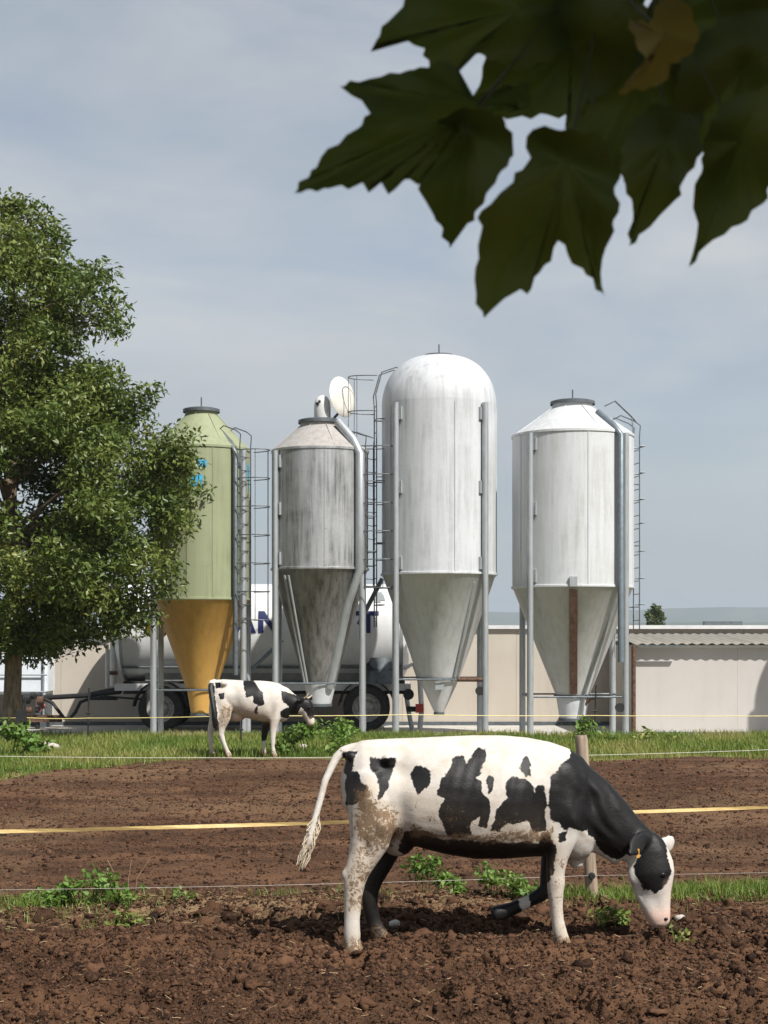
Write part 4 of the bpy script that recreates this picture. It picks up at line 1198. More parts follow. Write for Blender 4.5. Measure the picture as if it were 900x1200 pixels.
c1 = lambda x, y: (330 + x / 3.0, 840 + y / 3.0)
c2 = lambda x, y: (550 + x / 3.214, 840 + y / 3.214)
specA = dict(d0=10.87, yaw=6, xc=540, voxel=0.0125, it=5, pscale=1.0,
  trunk=[(403, 884, 915, .06), (408, 873, 945, .15), (420, 868, 966, .215), (440, 866.5, 978, .25), (462, 865.5, 982, .275), (490, 864.5, 992, .31), (520, 863, 1000, .35),
         (555, 861.5, 1006, .37), (590, 861.5, 1006, .365), (618, 864, 1004, .335), (643, 869, 1003, .285), (662, 876, 1006, .245), (678, 886, 1010, .20), (690, 900, 1006, .15), (696, 915, 992, .10)],
  lofts=[
    # neck
    dict(p=[(640, 928, 0, 46, .19), (668, 938, 0, 48, .185), (692, 951, -0.01, 41, .155), (714, 967, -0.02, 34, .125), (736, 984, -0.03, 27, .105), (756, 996, -0.03, 22, .095)]),
    # head
    dict(p=[(761, 977, -0.03, 8, .06), (762, 984, -0.03, 15, .085), (762, 996, -0.035, 22, .105), (762, 1010, -0.04, 27, .115), (763.5, 1022, -0.045, 27, .12), (764, 1036, -0.05, 24.5, .108),
            (766, 1050, -0.06, 20.5, .09), (769, 1063, -0.065, 17, .082), (771.5, 1074, -0.07, 14.5, .085), (773, 1081, -0.07, 12.5, .075), (774, 1086, -0.07, 8, .05)], pw=2.3),
    # brisket and dewlap
    dict(p=[(664, 975, 0, 22, .12), (672, 994, 0, 16, .085), (675, 1008, 0.0, 11, .05), (677, 1017, 0.0, 6, .03)]),
    dict(p=[(690, 980, -0.01, 16, .07), (712, 993, -0.02, 13, .05), (728, 1005, -0.03, 12, .05)]),
    # near hind leg
    dict(p=[(436, 905, -.13, 26, .11), (437, 940, -.16, 29, .12), (436, 965, -.17, 27, .11), (433, 987, -.18, 23, .09), (425, 1006, -.18, 17.5, .072), (418, 1022, -.18, 14.5, .062), (415, 1036, -.18, 12.5, .055),
            (413.5, 1055, -.18, 10.2, .046), (412.5, 1078, -.18, 9.2, .043), (412.5, 1094, -.18, 9.8, .048), (413, 1103, -.18, 9.2, .048), (414, 1109, -.18, 10.5, .055), (415, 1114, -.18, 11.5, .06)], ground=True),
    # far hind leg
    dict(p=[(446, 910, .13, 26, .11), (452, 945, .16, 27, .11), (457, 972, .17, 22, .10), (456, 992, .17, 16, .08), (448, 1012, .17, 12.5, .066), (438, 1030, .17, 11.5, .058), (433, 1046, .17, 10.5, .052),
            (434, 1064, .17, 9.0, .045), (438, 1080, .17, 8.5, .043), (442, 1090, .17, 9.2, .047), (446, 1096, .17, 9.5, .053), (449, 1101, .17, 11, .058)], ground=True),
    # near fore leg
    dict(p=[(662, 935, -.15, 26, .085), (662, 960, -.17, 22, .085), (658, 985, -.18, 17, .078), (653, 1005, -.18, 12.8, .066), (651, 1022, -.18, 10.8, .056), (651.5, 1035, -.18, 10.8, .056), (651, 1047, -.18, 9.2, .047),
            (652, 1062, -.18, 7.6, .041), (653.5, 1078, -.18, 7.4, .041), (655.5, 1090, -.18, 8.4, .047), (657.5, 1098, -.18, 8.6, .048), (659, 1104, -.18, 10, .055), (660, 1109, -.18, 11, .06)], ground=True),
    # far fore leg, lifted and folded back
    dict(p=[(660, 945, .14, 24, .08), (655, 975, .16, 19, .078), (648, 1003, .17, 14.5, .07), (644, 1024, .17, 11.5, .058), (643, 1036, .17, 11, .055)]),
    dict(p=[(645, 1030, .17, 9, .05), (642, 1041, .17, 10, .052), (633, 1049, .17, 8.8, .045), (620, 1056, .17, 7.4, .040), (608, 1061.5, .17, 8.0, .044), (600, 1065, .17, 8.4, .047), (592, 1068, .17, 9.5, .053), (580, 1071, .17, 9.5, .055), (577, 1072, .17, 8, .05)]),
    # tail
    dict(p=[(425, 878, 0, 9, .05), (412, 879, 0, 8, .045), (402, 881, -.01, 6.5, .038), (394, 888, -.02, 5.4, .032), (388, 900, -.04, 4.8, .029), (381, 915, -.06, 4.4, .027), (375, 938, -.08, 4.2, .026), (369, 960, -.10, 4.0, .025), (365, 974, -.11, 4.2, .027), (362, 986, -.12, 4.0, .025), (359, 997, -.12, 2.8, .02)]),
    # ears
    dict(p=[(759, 983, -.10, 6, .03), (754, 984, -.15, 10, .02), (748, 988, -.20, 12.5, .018), (743, 994, -.255, 10.5, .017), (739, 999, -.30, 5, .013), (737, 1001, -.32, 2, .011)]),
    dict(p=[(770, 990, .05, 7, .03), (778, 990, .10, 10, .024), (784, 989, .15, 11, .022), (787, 988, .20, 9, .02), (788, 988, .23, 5, .016)]),
  ],
  balls=[(456, 890, -.22, .05, .045, .04), (456, 890, .22, .05, .045, .04), (411, 886, -.09, .04, .04, .035), (411, 886, .09, .04, .04, .035), (406, 1025, -.18, .035, .03, .045), (426, 1040, .17, .035, .03, .045), (654, 1033, -.18, .045, .05, .05), (744, 1024, -.08, .05, .035, .08), (772, 1080, -.10, .045, .05, .03), (768, 1083, -.09, .03, .05, .02), (662, 925, -.17, .12, .07, .2), (662, 925, .17, .12, .07, .2),
         (466, 985, 0.02, .12, .12, .11), (779, 1019, -.125, .035, .035, .03), (779, 1019, .05, .03, .04, .03)],
  patches=[[(398, 878), (420, 880), (414, 893), (411, 912), (404, 905)], [(405, 905), (421, 903), (424, 917), (433, 922), (430, 930), (418, 943), (405, 943)],
     [(435, 888), (465, 887), (465, 898), (458, 912), (450, 936), (443, 937), (443, 912), (435, 900)],
     [(482, 910), (487, 900), (498, 897), (505, 905), (505, 918), (497, 923), (490, 933), (488, 927), (483, 918)],
     [c1(*q) for q in ((540, 280), (555, 220), (600, 175), (610, 140), (640, 140), (650, 160), (690, 110), (720, 110), (715, 160), (695, 205), (680, 215), (705, 225), (710, 270), (735, 290), (740, 350), (720, 390), (695, 385), (695, 355), (670, 370), (660, 410), (620, 430), (575, 425), (560, 375), (550, 330), (570, 290))],
     [c1(*q) for q in ((712, 225), (730, 208), (747, 215), (747, 260), (725, 278))],
     [c2(*q) for q in ((130, 260), (160, 225), (210, 235), (235, 260), (248, 290), (260, 265), (280, 265), (290, 310), (287, 430), (240, 437), (220, 400), (150, 405), (110, 432), (78, 427), (100, 350), (135, 310))],
     [c2(*q) for q in ((190, 180), (215, 152), (237, 175), (232, 222), (208, 224), (193, 205))],
     # neck
     [c2(*q) for q in ((308, 225), (345, 180), (385, 140), (420, 130), (480, 170), (560, 260), (640, 370), (700, 410), (740, 450), (745, 500), (760, 580), (745, 622), (700, 668), (660, 650), (630, 605), (615, 560), (640, 522), (600, 528), (560, 535), (530, 530), (500, 505), (470, 455), (400, 428), (360, 422), (340, 395), (312, 412), (300, 350))],
     [c2(*q) for q in ((262, 460), (300, 436), (322, 500), (302, 560), (312, 612), (280, 645), (248, 580))], [c2(*q) for q in ((338, 440), (366, 432), (352, 482), (338, 470))],
     [c1(*q) for q in ((430, 395), (520, 405), (560, 425), (700, 436), (850, 440), (960, 450), (960, 560), (500, 560), (410, 470))]],  # belly band: black coat, with the shade under the belly painted in
  far_patches=[[(430, 860), (500, 860), (520, 930), (480, 980), (430, 960)], [(560, 860), (600, 855), (640, 900), (620, 990), (570, 980)], [(650, 870), (690, 860), (790, 985), (770, 1050), (720, 1000), (690, 990), (655, 980)],
     [(440, 1130), (400, 1000), (470, 960), (560, 985), (700, 990), (640, 1130)]],
  both=[[(668, 872), (690, 882), (735, 915), (775, 962), (788, 985), (776, 998), (735, 960), (690, 915), (664, 900)]],
  black_lat=[([(425, 975), (480, 960), (490, 1010), (460, 1120), (420, 1120), (425, 1040)], 0.06, 9), ([(570, 1000), (690, 985), (672, 1040), (640, 1060), (570, 1090)], 0.05, 9)],
  white_lat_polys=[([(606, 1050), (619, 1048), (623, 1066), (611, 1072)], 0.05, 9), ([(770, 970), (800, 970), (800, 1100), (786, 1060), (782, 1030), (776, 1000)], -0.06, 9), ([(655, 988), (688, 972), (700, 1010), (690, 1030), (660, 1030)], -9, 9)],
  dirt_shade=[([c1(*q) for q in ((245, 250), (310, 230), (350, 300), (420, 330), (440, 400), (400, 470), (300, 480), (245, 420))], 22, 0.70), ([c1(*q) for q in ((245, 430), (400, 430), (330, 540), (290, 700), (215, 700), (215, 560))], 20, 0.52),
        ([(478, 962), (520, 974), (560, 976), (600, 970), (650, 968), (650, 990), (560, 990), (478, 984)], 14, 0.66), ([(470, 925), (520, 930), (560, 950), (640, 950), (640, 985), (480, 980)], 26, 0.34), ([(636, 1000), (668, 1000), (668, 1120), (636, 1120)], 14, 0.38), ([(340, 985), (372, 985), (372, 1030), (340, 1030)], 10, 0.45), ([(735, 1040), (760, 1075), (750, 1085), (728, 1040)], 12, 0.4)],  # mud, except the jaw polygon at the end: shade painted on the jaw
  pink=[([(758, 1068), (795, 1062), (795, 1095), (758, 1095)], 16, 0.75), ([(782, 1035), (795, 1035), (792, 1062), (780, 1060)], 14, 0.35)],
  eyes=[(776, 1025, -.157, .026), (776, 1025, .07, .026)], nostrils=[(780, 1077, -.142, .017)], hair=True,
  dents=[(472, 906, 20, 16, .035), (634, 955, 11, 38, .03), (470, 950, 10, 26, .022), (672, 955, 12, 22, -.022), (646, 985, 10, 14, -.02), (452, 968, 12, 14, -.025), (430, 925, 12, 20, -.02), (690, 940, 14, 12, .018), (752, 1048, 8, 12, .022), (765, 1056, 10, 14, .012), (655, 900, 12, 22, -.016), (428, 995, 6, 12, .015)], ribs=True,
  tags=[(747.5, 1000, -.26)])
cowA = make_cow('cow', 'black and white cow with muddy flank grazing head down in the dug soil', specA)

c3 = lambda x, y: (230 + x / 5.625, 780 + y / 5.625)
specB = dict(d0=28.02, yaw=4, xc=290, voxel=0.02, it=4, pscale=0.42,
  trunk=[(246, 802, 816, .07), (248.5, 798, 828, .17), (254, 796.5, 832, .21), (262, 796, 832, .24), (273, 796.6, 834, .27), (288, 797.5, 841, .32), (303, 797.5, 845, .33), (317, 798.5, 846, .29), (327, 801, 846, .24), (334, 806, 846, .2), (339, 812, 842, .13)],
  lofts=[
    dict(p=[(322, 819, 0, 18, .2), (332, 822, 0, 17, .18), (341, 825, 0, 13, .14), (350, 827, 0, 10.5, .115), (357, 826, 0, 9, .10)]),
    dict(p=[(355, 819, 0, 5, .06), (356.5, 823, 0, 8.5, .10), (358, 829, 0, 9.5, .11), (360.5, 836, 0, 7.2, .09), (363, 842, 0, 5.6, .075), (364.5, 847, 0, 4.8, .075), (365.5, 850, 0, 3.2, .05)]),
    dict(p=[(258, 815, -.14, 10, .11), (262, 832, -.17, 10.5, .11), (263, 843, -.18, 7, .08), (259.5, 853, -.18, 4.8, .06), (259, 861, -.18, 3.8, .05), (262.5, 871, -.18, 2.6, .04), (266, 880, -.18, 2.7, .042), (268, 884, -.18, 3.5, .055), (268.5, 888, -.18, 3.8, .06)], ground=True),
    dict(p=[(255, 815, .14, 9, .11), (253, 832, .17, 8.5, .11), (251, 845, .18, 6, .08), (247, 855, .18, 4.0, .055), (246.5, 862, .18, 3.4, .045), (247.5, 874, .18, 2.5, .04), (248, 880, .18, 2.7, .042), (248.5, 883, .18, 3.6, .055), (249, 886, .18, 3.8, .06)], ground=True),
    dict(p=[(324, 825, -.16, 9, .09), (322, 842, -.18, 6.5, .08), (320.5, 853, -.18, 4.2, .055), (319.8, 864, -.18, 3.4, .048), (319.7, 875, -.18, 2.4, .038), (320.5, 881, -.18, 2.7, .042), (321.5, 885, -.18, 3.6, .055), (322, 888, -.18, 3.8, .06)], ground=True),
    dict(p=[(318, 825, .16, 9, .09), (314, 842, .18, 6.5, .08), (311, 853, .18, 4.4, .058), (309.5, 864, .18, 3.6, .05), (309, 874, .18, 2.5, .038), (309, 880, .18, 2.7, .042), (309.5, 883, .18, 3.6, .055), (310, 887, .18, 3.8, .06)], ground=True),
    dict(p=[(252, 798.5, 0, 3.5, .05), (247.5, 799.5, -.05, 3.2, .045), (246, 806, -.12, 2.8, .042), (248, 818, -.2, 2.6, .04), (250.5, 832, -.27, 3.0, .045), (252, 842, -.28, 4.0, .06), (252, 849, -.28, 3.0, .045), (251.5, 854, -.28, 1.5, .025)]),
    dict(p=[(355, 819, -.07, 3, .03), (352, 819, -.13, 3.8, .022), (350, 820, -.2, 3.8, .02), (349, 821.5, -.24, 2, .018)]),
    dict(p=[(359, 818, .07, 3, .03), (362, 818, .13, 3.8, .022), (364, 819, .2, 3.6, .02), (365, 820, .23, 2, .018)]),
  ],
  balls=[(262, 801, -.2, .07, .06, .05), (262, 801, .2, .07, .06, .05), (277, 838, 0, .17, .12, .12)],
  patches=[[c3(*q) for q in ((312, 95), (365, 85), (440, 180), (452, 258), (420, 270), (380, 252), (370, 200), (330, 205), (315, 150))], [c3(*q) for q in ((390, 262), (412, 265), (398, 318), (382, 312))],
           [c3(*q) for q in ((562, 165), (620, 185), (690, 205), (740, 190), (790, 250), (780, 345), (745, 352), (715, 300), (690, 278), (665, 325), (600, 350), (555, 335), (552, 300), (612, 272), (570, 240))],
           [c3(*q) for q in ((120, 110), (160, 105), (165, 145), (130, 155))], [c3(*q) for q in ((145, 185), (185, 178), (190, 218), (155, 222))]],
  far_patches=[[(260, 790), (300, 790), (290, 840), (262, 835)], [(335, 800), (370, 810), (370, 850), (335, 845)]],
  black_lat=[([(243, 797), (250, 797), (254, 830), (257, 858), (246, 858), (244, 812)], -0.6, -0.10), ([(300, 846), (322, 846), (316, 868), (303, 868)], 0.06, 9), ([(343, 812), (358, 815), (356, 826), (343, 826)], -9, -.1)],
  dirt_shade=[([c3(*q) for q in ((150, 230), (250, 260), (240, 380), (150, 420))], 8, 0.55), ([c3(*q) for q in ((240, 240), (330, 260), (520, 300), (520, 390), (330, 390), (240, 330))], 10, 0.4), ([c3(*q) for q in ((320, 350), (500, 350), (500, 400), (320, 400))], 6, 0.5)],
  pink=[([c3(*q) for q in ((225, 330), (340, 330), (330, 400), (235, 390))], 4, 0.6), ([c3(*q) for q in ((720, 340), (775, 340), (775, 400), (720, 400))], 5, 0.2)],
  dents=[(270, 806, 8, 6, .03), (318, 830, 4, 14, .025), (277, 822, 5, 10, .02)],
  eyes=[(362.5, 829, -.11, .024), (362.5, 829, .11, .024)],
  horns=[[(356, 819, -.05), (359.5, 816.5, -.10), (361.5, 812.5, -.11)], [(359, 819, .05), (363, 817, .1), (366, 814.5, .11)]])
make_cow('cow', 'black and white cow with black tail standing on the grass below the silos', specB)

# ------------------------------------------------------------------ trees
def leaf_cloud(centers, radii, counts, size, aspect, droop=0.3, seed=1, zsq=0.75):
    """folded leaf blades (two quads sharing the midrib -> 4 tris) scattered in clumps; returns V, F, shade"""
    g = np.random.default_rng(seed)
    P, SH = [], []
    for c, r, n in zip(centers, radii, counts):
        u = g.normal(size=(n, 3)); u /= np.linalg.norm(u, axis=1)[:, None]
        rad = r * g.uniform(0, 1, n) ** 0.45
        q = u * rad[:, None] * np.array([1, 1, zsq]) + np.array(c)
        P.append(q)
        SH.append(np.clip(0.5 + 0.2 * g.normal() + 0.17 * g.normal(size=n), 0, 1))
    P = np.concatenate(P); SH = np.concatenate(SH)
    n = len(P)
    d = g.normal(size=(n, 3)); d[:, 2] = d[:, 2] * 0.7 - droop
    d /= np.linalg.norm(d, axis=1)[:, None]
    up = g.normal(size=(n, 3)) * 0.7 + np.array([0, 0, 1.0])
    sd = np.cross(d, up); sd /= np.linalg.norm(sd, axis=1)[:, None] + 1e-9
    nm = np.cross(sd, d)
    L = size * g.uniform(0.65, 1.3, n)[:, None]
    Wd = L * aspect
    a = P
    b = P + d * L * 0.5 + sd * Wd * 0.5 + nm * Wd * 0.12
    c = P + d * L - nm * L * 0.10
    e = P + d * L * 0.5 - sd * Wd * 0.5 + nm * Wd * 0.12
    V = np.stack([a, b, c, e], 1).reshape(-1, 3)
    i4 = np.arange(n) * 4
    Fc = np.stack([i4, i4 + 1, i4 + 2, i4, i4 + 2, i4 + 3], 1).reshape(-1)
    return V, Fc, np.repeat(SH, 4)

TREE_D = 33.2
tb_ = at(13, 866, TREE_D)
tree = empty('tree', (tb_.x, TREE_D, 0.0)); tag(tree, 'tall leafy green tree with brown trunk in front of the green silo', 'tree')
tsn = TREE_D / F
env_y = [226, 245, 265, 300, 350, 400, 450, 500, 545, 600, 650, 690, 720, 745, 765]
env_r = [8, 36, 60, 120, 136, 142, 158, 180, 212, 224, 216, 205, 165, 120, 70]
def env(z):
    py = HY - (z - EYE) / TREE_D * F
    return np.interp(py, env_y, env_r) * tsn
gt = np.random.default_rng(5)
cent, rad, cnt, limbs = [], [], [], []
z_lo, z_hi = zat(765, TREE_D), zat(232, TREE_D)
tries = 0
while len(cent) < 400 and tries < 9000:
    tries += 1
    z = gt.uniform(z_lo, z_hi)
    r_ = env(z)
    if gt.uniform() > (r_ / (222 * tsn)) ** 1.2 + 0.12: continue
    a = gt.uniform(0, 2 * math.pi)
    f_ = gt.uniform(0.18, 1) ** 0.55
    jit = 0.86 + 0.28 * float(vn(np.array([a * 2.1 + 3]), np.array([z * 0.9]), 4)[0])
    cr = gt.uniform(0.38, 0.78) * (0.7 if r_ < 1.8 else 1)
    rr = max(0.0, r_ * jit * f_ - cr * 0.55)
    cent.append((rr * math.cos(a), rr * math.sin(a), z)); rad.append(cr); cnt.append(int(260 * (cr / 0.6) ** 2))
# the boughs that reach out to the right of the photo
for px, py, cr, dy in ((185, 462, .38, -.2), (172, 485, .45, 0), (225, 520, .5, -.6), (205, 540, .6, -.3), (232, 545, .4, -.5), (205, 590, .65, -.4), (226, 612, .45, -.6), (190, 640, .7, -.2), (215, 668, .38, -.8), (212, 688, .42, -.8), (190, 690, .45, -.7), (150, 705, .45, -.4),
                       (120, 732, .4, -.6), (140, 738, .3, -.5), (90, 740, .42, -.6), (60, 745, .42, -.5), (75, 755, .3, -.8), (130, 318, .42, 0), (140, 350, .45, .2), (75, 285, .36, 0), (45, 245, .45, 0), (150, 385, .4, -.4), (145, 445, .42, -.4), (20, 240, .5, .2), (20, 758, .4, -.7), (40, 752, .4, -.7), (5, 762, .35, -.6), (105, 722, .5, -.8)):
    p = at(px, py, TREE_D) - Vector((tb_.x, TREE_D, 0))
    cent.append((p.x - cr * 0.4, dy, p.z)); rad.append(cr); cnt.append(int(250 * (cr / 0.6) ** 2))
V, Fc, sh = leaf_cloud(cent, rad, [int(c_ * 1.3) for c_ in cnt], 0.142, 0.42, 0.35, 3)
crown = link('crown', np_mesh('crown', V, Fc, 3, M['tree_leaf'], False, {'shade': sh}), tree)
m = MB()
tk = [(0.0, 0, -0.08), (0.01, 0, 0.25), (0.03, 0, 1.0), (0.06, 0.02, 2.0), (0.02, 0.05, 3.5), (-0.05, 0.1, 5.5), (0.0, 0.1, 8.0), (0.05, 0.1, 10.4)]
m.tube(tk, [0.27, 0.205, 0.185, 0.175, 0.16, 0.13, 0.085, 0.02], 16)
m.build('trunk', M['bark'], tree, sharp=80)
order = gt.permutation(len(cent))[:70]
for i in order:
    c = Vector(cent[i])
    zt_ = max(1.9, c.z - 0.35 * math.hypot(c.x, c.y) - 0.3)
    st = Vector((0, 0.05, zt_))
    md = st.lerp(c, 0.5) + Vector((0, 0, 0.15))
    MB().tube([st, md, c], [0.055, 0.035, 0.012], 6).build('limb', M['bark'], tree, sharp=80)

# small far tree behind the barn
ft = at(768, 730, 150.0)
tr2 = empty('tree', (ft.x, 150.0, -0.42)); tag(tr2, 'small bushy tree showing above the barn roof', 'tree')
cs, rs_, ns = [], [], []
for k in range(26):
    a = gt.uniform(0, 6.28); z = gt.uniform(2.6, 5.6)
    rr = (1.25 - abs(z - 3.6) * 0.4) * gt.uniform(0, 1) ** .6
    cs.append((rr * math.cos(a), rr * math.sin(a), z)); rs_.append(gt.uniform(.35, .6)); ns.append(110)
V, Fc, sh = leaf_cloud(cs, rs_, ns, 0.3, 0.5, 0.2, 8)
link('crown', np_mesh('crown', V, Fc, 3, M['far_leaf'], False, {'shade': sh}), tr2)
MB().tube([(0, 0, 0), (0.05, 0, 2), (0, 0, 4.5)], [0.16, 0.12, 0.04], 8).build('trunk', M['bark'], tr2)

# ------------------------------------------------------------------ plane tree over the camera: hanging leaves
def plane_outline(seed):
    g = random.Random(seed)
    lobes = [(0, 1.0), (52, 0.86), (-52, 0.86), (106, 0.55), (-106, 0.55)]
    pts = []
    # go round from the base (180 deg) counter-clockwise; build by lobe tips and sinuses with teeth
    seq = [(-160, .20), (-138, .36), (-106, .58 + g.uniform(-.04, .04)), (-80, .40), (-76, .46), (-52, .90 + g.uniform(-.05, .05)), (-38, .60), (-26, .44), (-15, .66), (0, 1.05 + g.uniform(-.05, .05)), (15, .66), (26, .44), (38, .60), (52, .90 + g.uniform(-.05, .05)), (76, .46), (80, .40), (106, .58 + g.uniform(-.04, .04)), (138, .36), (160, .20)]
    P = [Vector((math.sin(R(a)) * r_, math.cos(R(a)) * r_ + 0.0)) for a, r_ in seq]
    out = []
    for i in range(len(P) - 1):
        a, b = P[i], P[i + 1]
        n = max(2, int((b - a).length / 0.055))
        nr = Vector((-(b - a).y, (b - a).x)); nr.normalize()
        tooth_at = g.randint(1, 3)
        for k in range(n):
            f_ = k / n
            bow = 0.10 * (b - a).length * math.sin(math.pi * f_)
            tooth = 0.032 * (1 if (k + tooth_at) % 4 == 0 and 0 < k < n - 1 else 0)
            out.append(a.lerp(b, f_) + nr * (tooth + bow))
    out.append(P[-1])
    out.append(Vector((0, -0.04)))
    return out

def plane_leaf_mesh(seed, size, mat):
    g = random.Random(seed * 3 + 1)
    ol = plane_outline(seed)
    n = len(ol)
    rings = [0.0, 0.3, 0.55, 0.78, 1.0]
    V, vein = [], []
    curl = g.uniform(0.05, 0.22)
    for rg in rings[1:]:
        for q in ol:
            p = q * rg
            r_ = p.length
            ang = math.degrees(math.atan2(p.x, p.y))
            dv_ = min(abs(ang - a) for a in (0, 52, -52, 106, -106))
            ve = min(1.0, dv_ * r_ / 9.0)
            z = -curl * r_ * r_ + 0.035 * ve * rg + 0.03 * math.sin(7 * p.x + seed) * rg + 0.03 * math.cos(6 * p.y + seed) * rg
            V.append((p.x * size, p.y * size, z * size)); vein.append(ve)
    V.append((0, 0, 0)); vein.append(0)
    fs = []
    for i in range(n):
        j = (i + 1) % n
        fs.append((len(V) - 1, i, j))
        for k in range(3):
            fs.append((k * n + i, (k + 1) * n + i, (k + 1) * n + j)); fs.append((k * n + i, (k + 1) * n + j, k * n + j))
    return np_mesh('leaf', np.array(V), np.array(fs).ravel(), 3, mat, True, {'vein': np.array(vein)})

ptree = empty('plane_tree', (2.3, -1.2, 0)); tag(ptree, 'dark plane tree branch with big lobed leaves hanging overhead', 'tree')
PB = Vector((2.3, -1.2, 0))
MB().tube([(0, 0, -0.15), (0.02, 0, 0.4), (0.0, 0.05, 1.5), (-0.1, 0.1, 2.6), (-0.2, 0.3, 4.2), (-0.3, 0.5, 6.0)], [0.24, 0.18, 0.16, 0.15, 0.12, 0.05], 16).build('trunk', M['bark'], ptree, sharp=80)
bend = at(770, -160, 1.62)
MB().tube([(-0.12, 0.12, 2.9), Vector((1.4, 0.5, 3.25)) - PB, Vector((0.75, 1.3, 3.05)) - PB, bend - PB, at(700, 20, 1.66) - PB], [0.07, 0.05, 0.022, 0.01, 0.004], 8).build('branch', M['bark'], ptree, sharp=80)

def traced_leaf(ol, ctr, d, tilt, seed, veins, mat='plane_leaf'):
    """a leaf blade from its outline (photo pixels), its own distance, tilt (m per px in x and y), veins and curl"""
    g = random.Random(seed)
    pts = [Vector(p) for p in ol]
    fine_ = []
    for a, b in zip(pts, pts[1:] + pts[:1]):
        e_ = b - a
        nr = Vector((-e_.y, e_.x)).normalized()
        if nr.dot((a + b) / 2 - Vector(ctr)) < 0: nr = -nr
        fine_.append(a)
        n = int(e_.length / 19)
        for k in range(n):
            f0 = (k + 0.35) / (n + 0.4)
            fine_.append(a.lerp(b, f0) - nr * g.uniform(0.3, 1.4))
            fine_.append(a.lerp(b, f0 + 0.55 / (n + 0.4)) + nr * g.uniform(1.5, 5.0))
    n = len(fine_)
    c0 = Vector(ctr)
    org = at(c0.x, c0.y, d)
    V, ve = [], []
    def vein_d(q):
        m_ = 1e9
        for v in veins:
            e = Vector(v) - c0
            tt = max(0, min(1, (q - c0).dot(e) / e.length_squared))
            m_ = min(m_, (q - c0 - e * tt).length)
        return m_
    for f_ in (0.25, 0.5, 0.75, 0.92, 1.0):
        for p in fine_:
            q = c0.lerp(p, f_)
            vd = vein_d(q)
            dd = d + tilt[0] * (q.x - c0.x) + tilt[1] * (q.y - c0.y) - 0.012 * min(1, vd / 25.0) + 0.008 * math.sin(q.x * 0.045 + seed) + 0.008 * math.cos(q.y * 0.05 + seed * 2)
            V.append(at(q.x, q.y, dd) - org); ve.append(min(1, vd / 9.0))
    V.append(Vector((0, 0, 0))); ve.append(0)
    fs = []
    for i in range(n):
        j = (i + 1) % n
        fs.append((len(V) - 1, i, j))
        for k in range(4):
            fs.append((k * n + i, (k + 1) * n + i, (k + 1) * n + j)); fs.append((k * n + i, (k + 1) * n + j, k * n + j))
    me = np_mesh('leaf', np.array(V), np.array(fs).ravel(), 3, M[mat], True, {'vein': np.array(ve)})
    link('leaf', me, ptree, org - PB)
    e = bend.lerp(at(700, 20, 1.66), g.uniform(0.1, 0.9))
    MB().tube([org - PB, org.lerp(e, 0.5) + Vector((0, 0.015, 0.02)) - PB, e - PB], 0.0014, 5).build('petiole', M['petiole'], ptree)

traced_leaf([(345, 226), (358, 210), (371, 196), (376, 184), (384, 174), (397, 169), (406, 158), (420, 150), (434, 133), (424, 118), (412, 112), (398, 101), (418, 97), (434, 92), (446, 90), (457, 85), (468, 86), (479, 82), (500, 79), (522, 72), (537, 80), (541, 105), (548, 116),
    (575, 108), (622, 96), (618, 128), (590, 130), (573, 134), (560, 150), (520, 190), (497, 205), (490, 217), (480, 210), (470, 211), (463, 222), (455, 228), (447, 214), (438, 216), (432, 226), (425, 214), (408, 222), (400, 217), (385, 221), (364, 222)],
    (560, 122), 1.50, (0.0003, -0.0004), 1, [(345, 226), (400, 101), (505, 75), (495, 210)])
traced_leaf([(527, 291), (519, 268), (508, 252), (500, 238), (490, 222), (492, 196), (497, 168), (515, 140), (545, 126), (575, 132), (592, 143), (601, 165), (602, 182), (588, 200), (574, 222), (560, 245), (548, 262), (538, 276)], (545, 150), 1.46, (-0.0005, 0.0005), 2, [(527, 291), (600, 175), (494, 200)])
traced_leaf([(434, 61), (441, 47), (455, 25), (468, 12), (482, -6), (520, -40), (640, -50), (690, 10), (660, 60), (610, 85), (566, 64), (545, 62), (536, 86), (515, 92), (503, 76), (498, 57), (485, 53), (472, 44), (457, 47)], (610, 10), 1.56, (0.0004, 0.0003), 3, [(434, 61), (540, 62), (560, -30)])
traced_leaf([(552, 116), (562, 100), (570, 66), (600, 30), (680, -20), (760, 10), (740, 80), (705, 112), (686, 122), (680, 152), (668, 156), (662, 150), (670, 130), (655, 139), (640, 134), (612, 136), (594, 140), (573, 131)], (670, 60), 1.60, (-0.0003, 0.0004), 4, [(552, 116), (594, 140), (670, 150)])
traced_leaf([(567, 373), (558, 345), (556, 328), (557, 314), (561, 303), (560, 288), (564, 271), (564, 247), (575, 239), (586, 226), (597, 217), (612, 199), (622, 185), (616, 173), (617, 160), (624, 152), (638, 147), (652, 152), (676, 154), (705, 160), (722, 185), (727, 208), (720, 220), (725, 249), (719, 258), (717, 277), (710, 290), (706, 303), (704, 320), (705, 334),
    (709, 348), (698, 331), (683, 315), (670, 309), (665, 298), (662, 287), (654, 282), (649, 290), (646, 306), (638, 311), (632, 320), (626, 325), (618, 345), (610, 339), (600, 345), (591, 350), (578, 362)], (664, 190), 1.44, (0.0003, 0.0005), 5, [(567, 373), (709, 348), (620, 165), (722, 215)])
traced_leaf([(737, 288), (741, 268), (742, 253), (741, 238), (733, 219), (728, 190), (735, 150), (770, 120), (815, 140), (822, 180), (806, 203), (799, 215), (792, 234), (784, 242), (773, 253), (762, 266), (754, 272)], (780, 165), 1.55, (0.0005, 0.0002), 6, [(737, 288), (806, 200), (732, 200)])
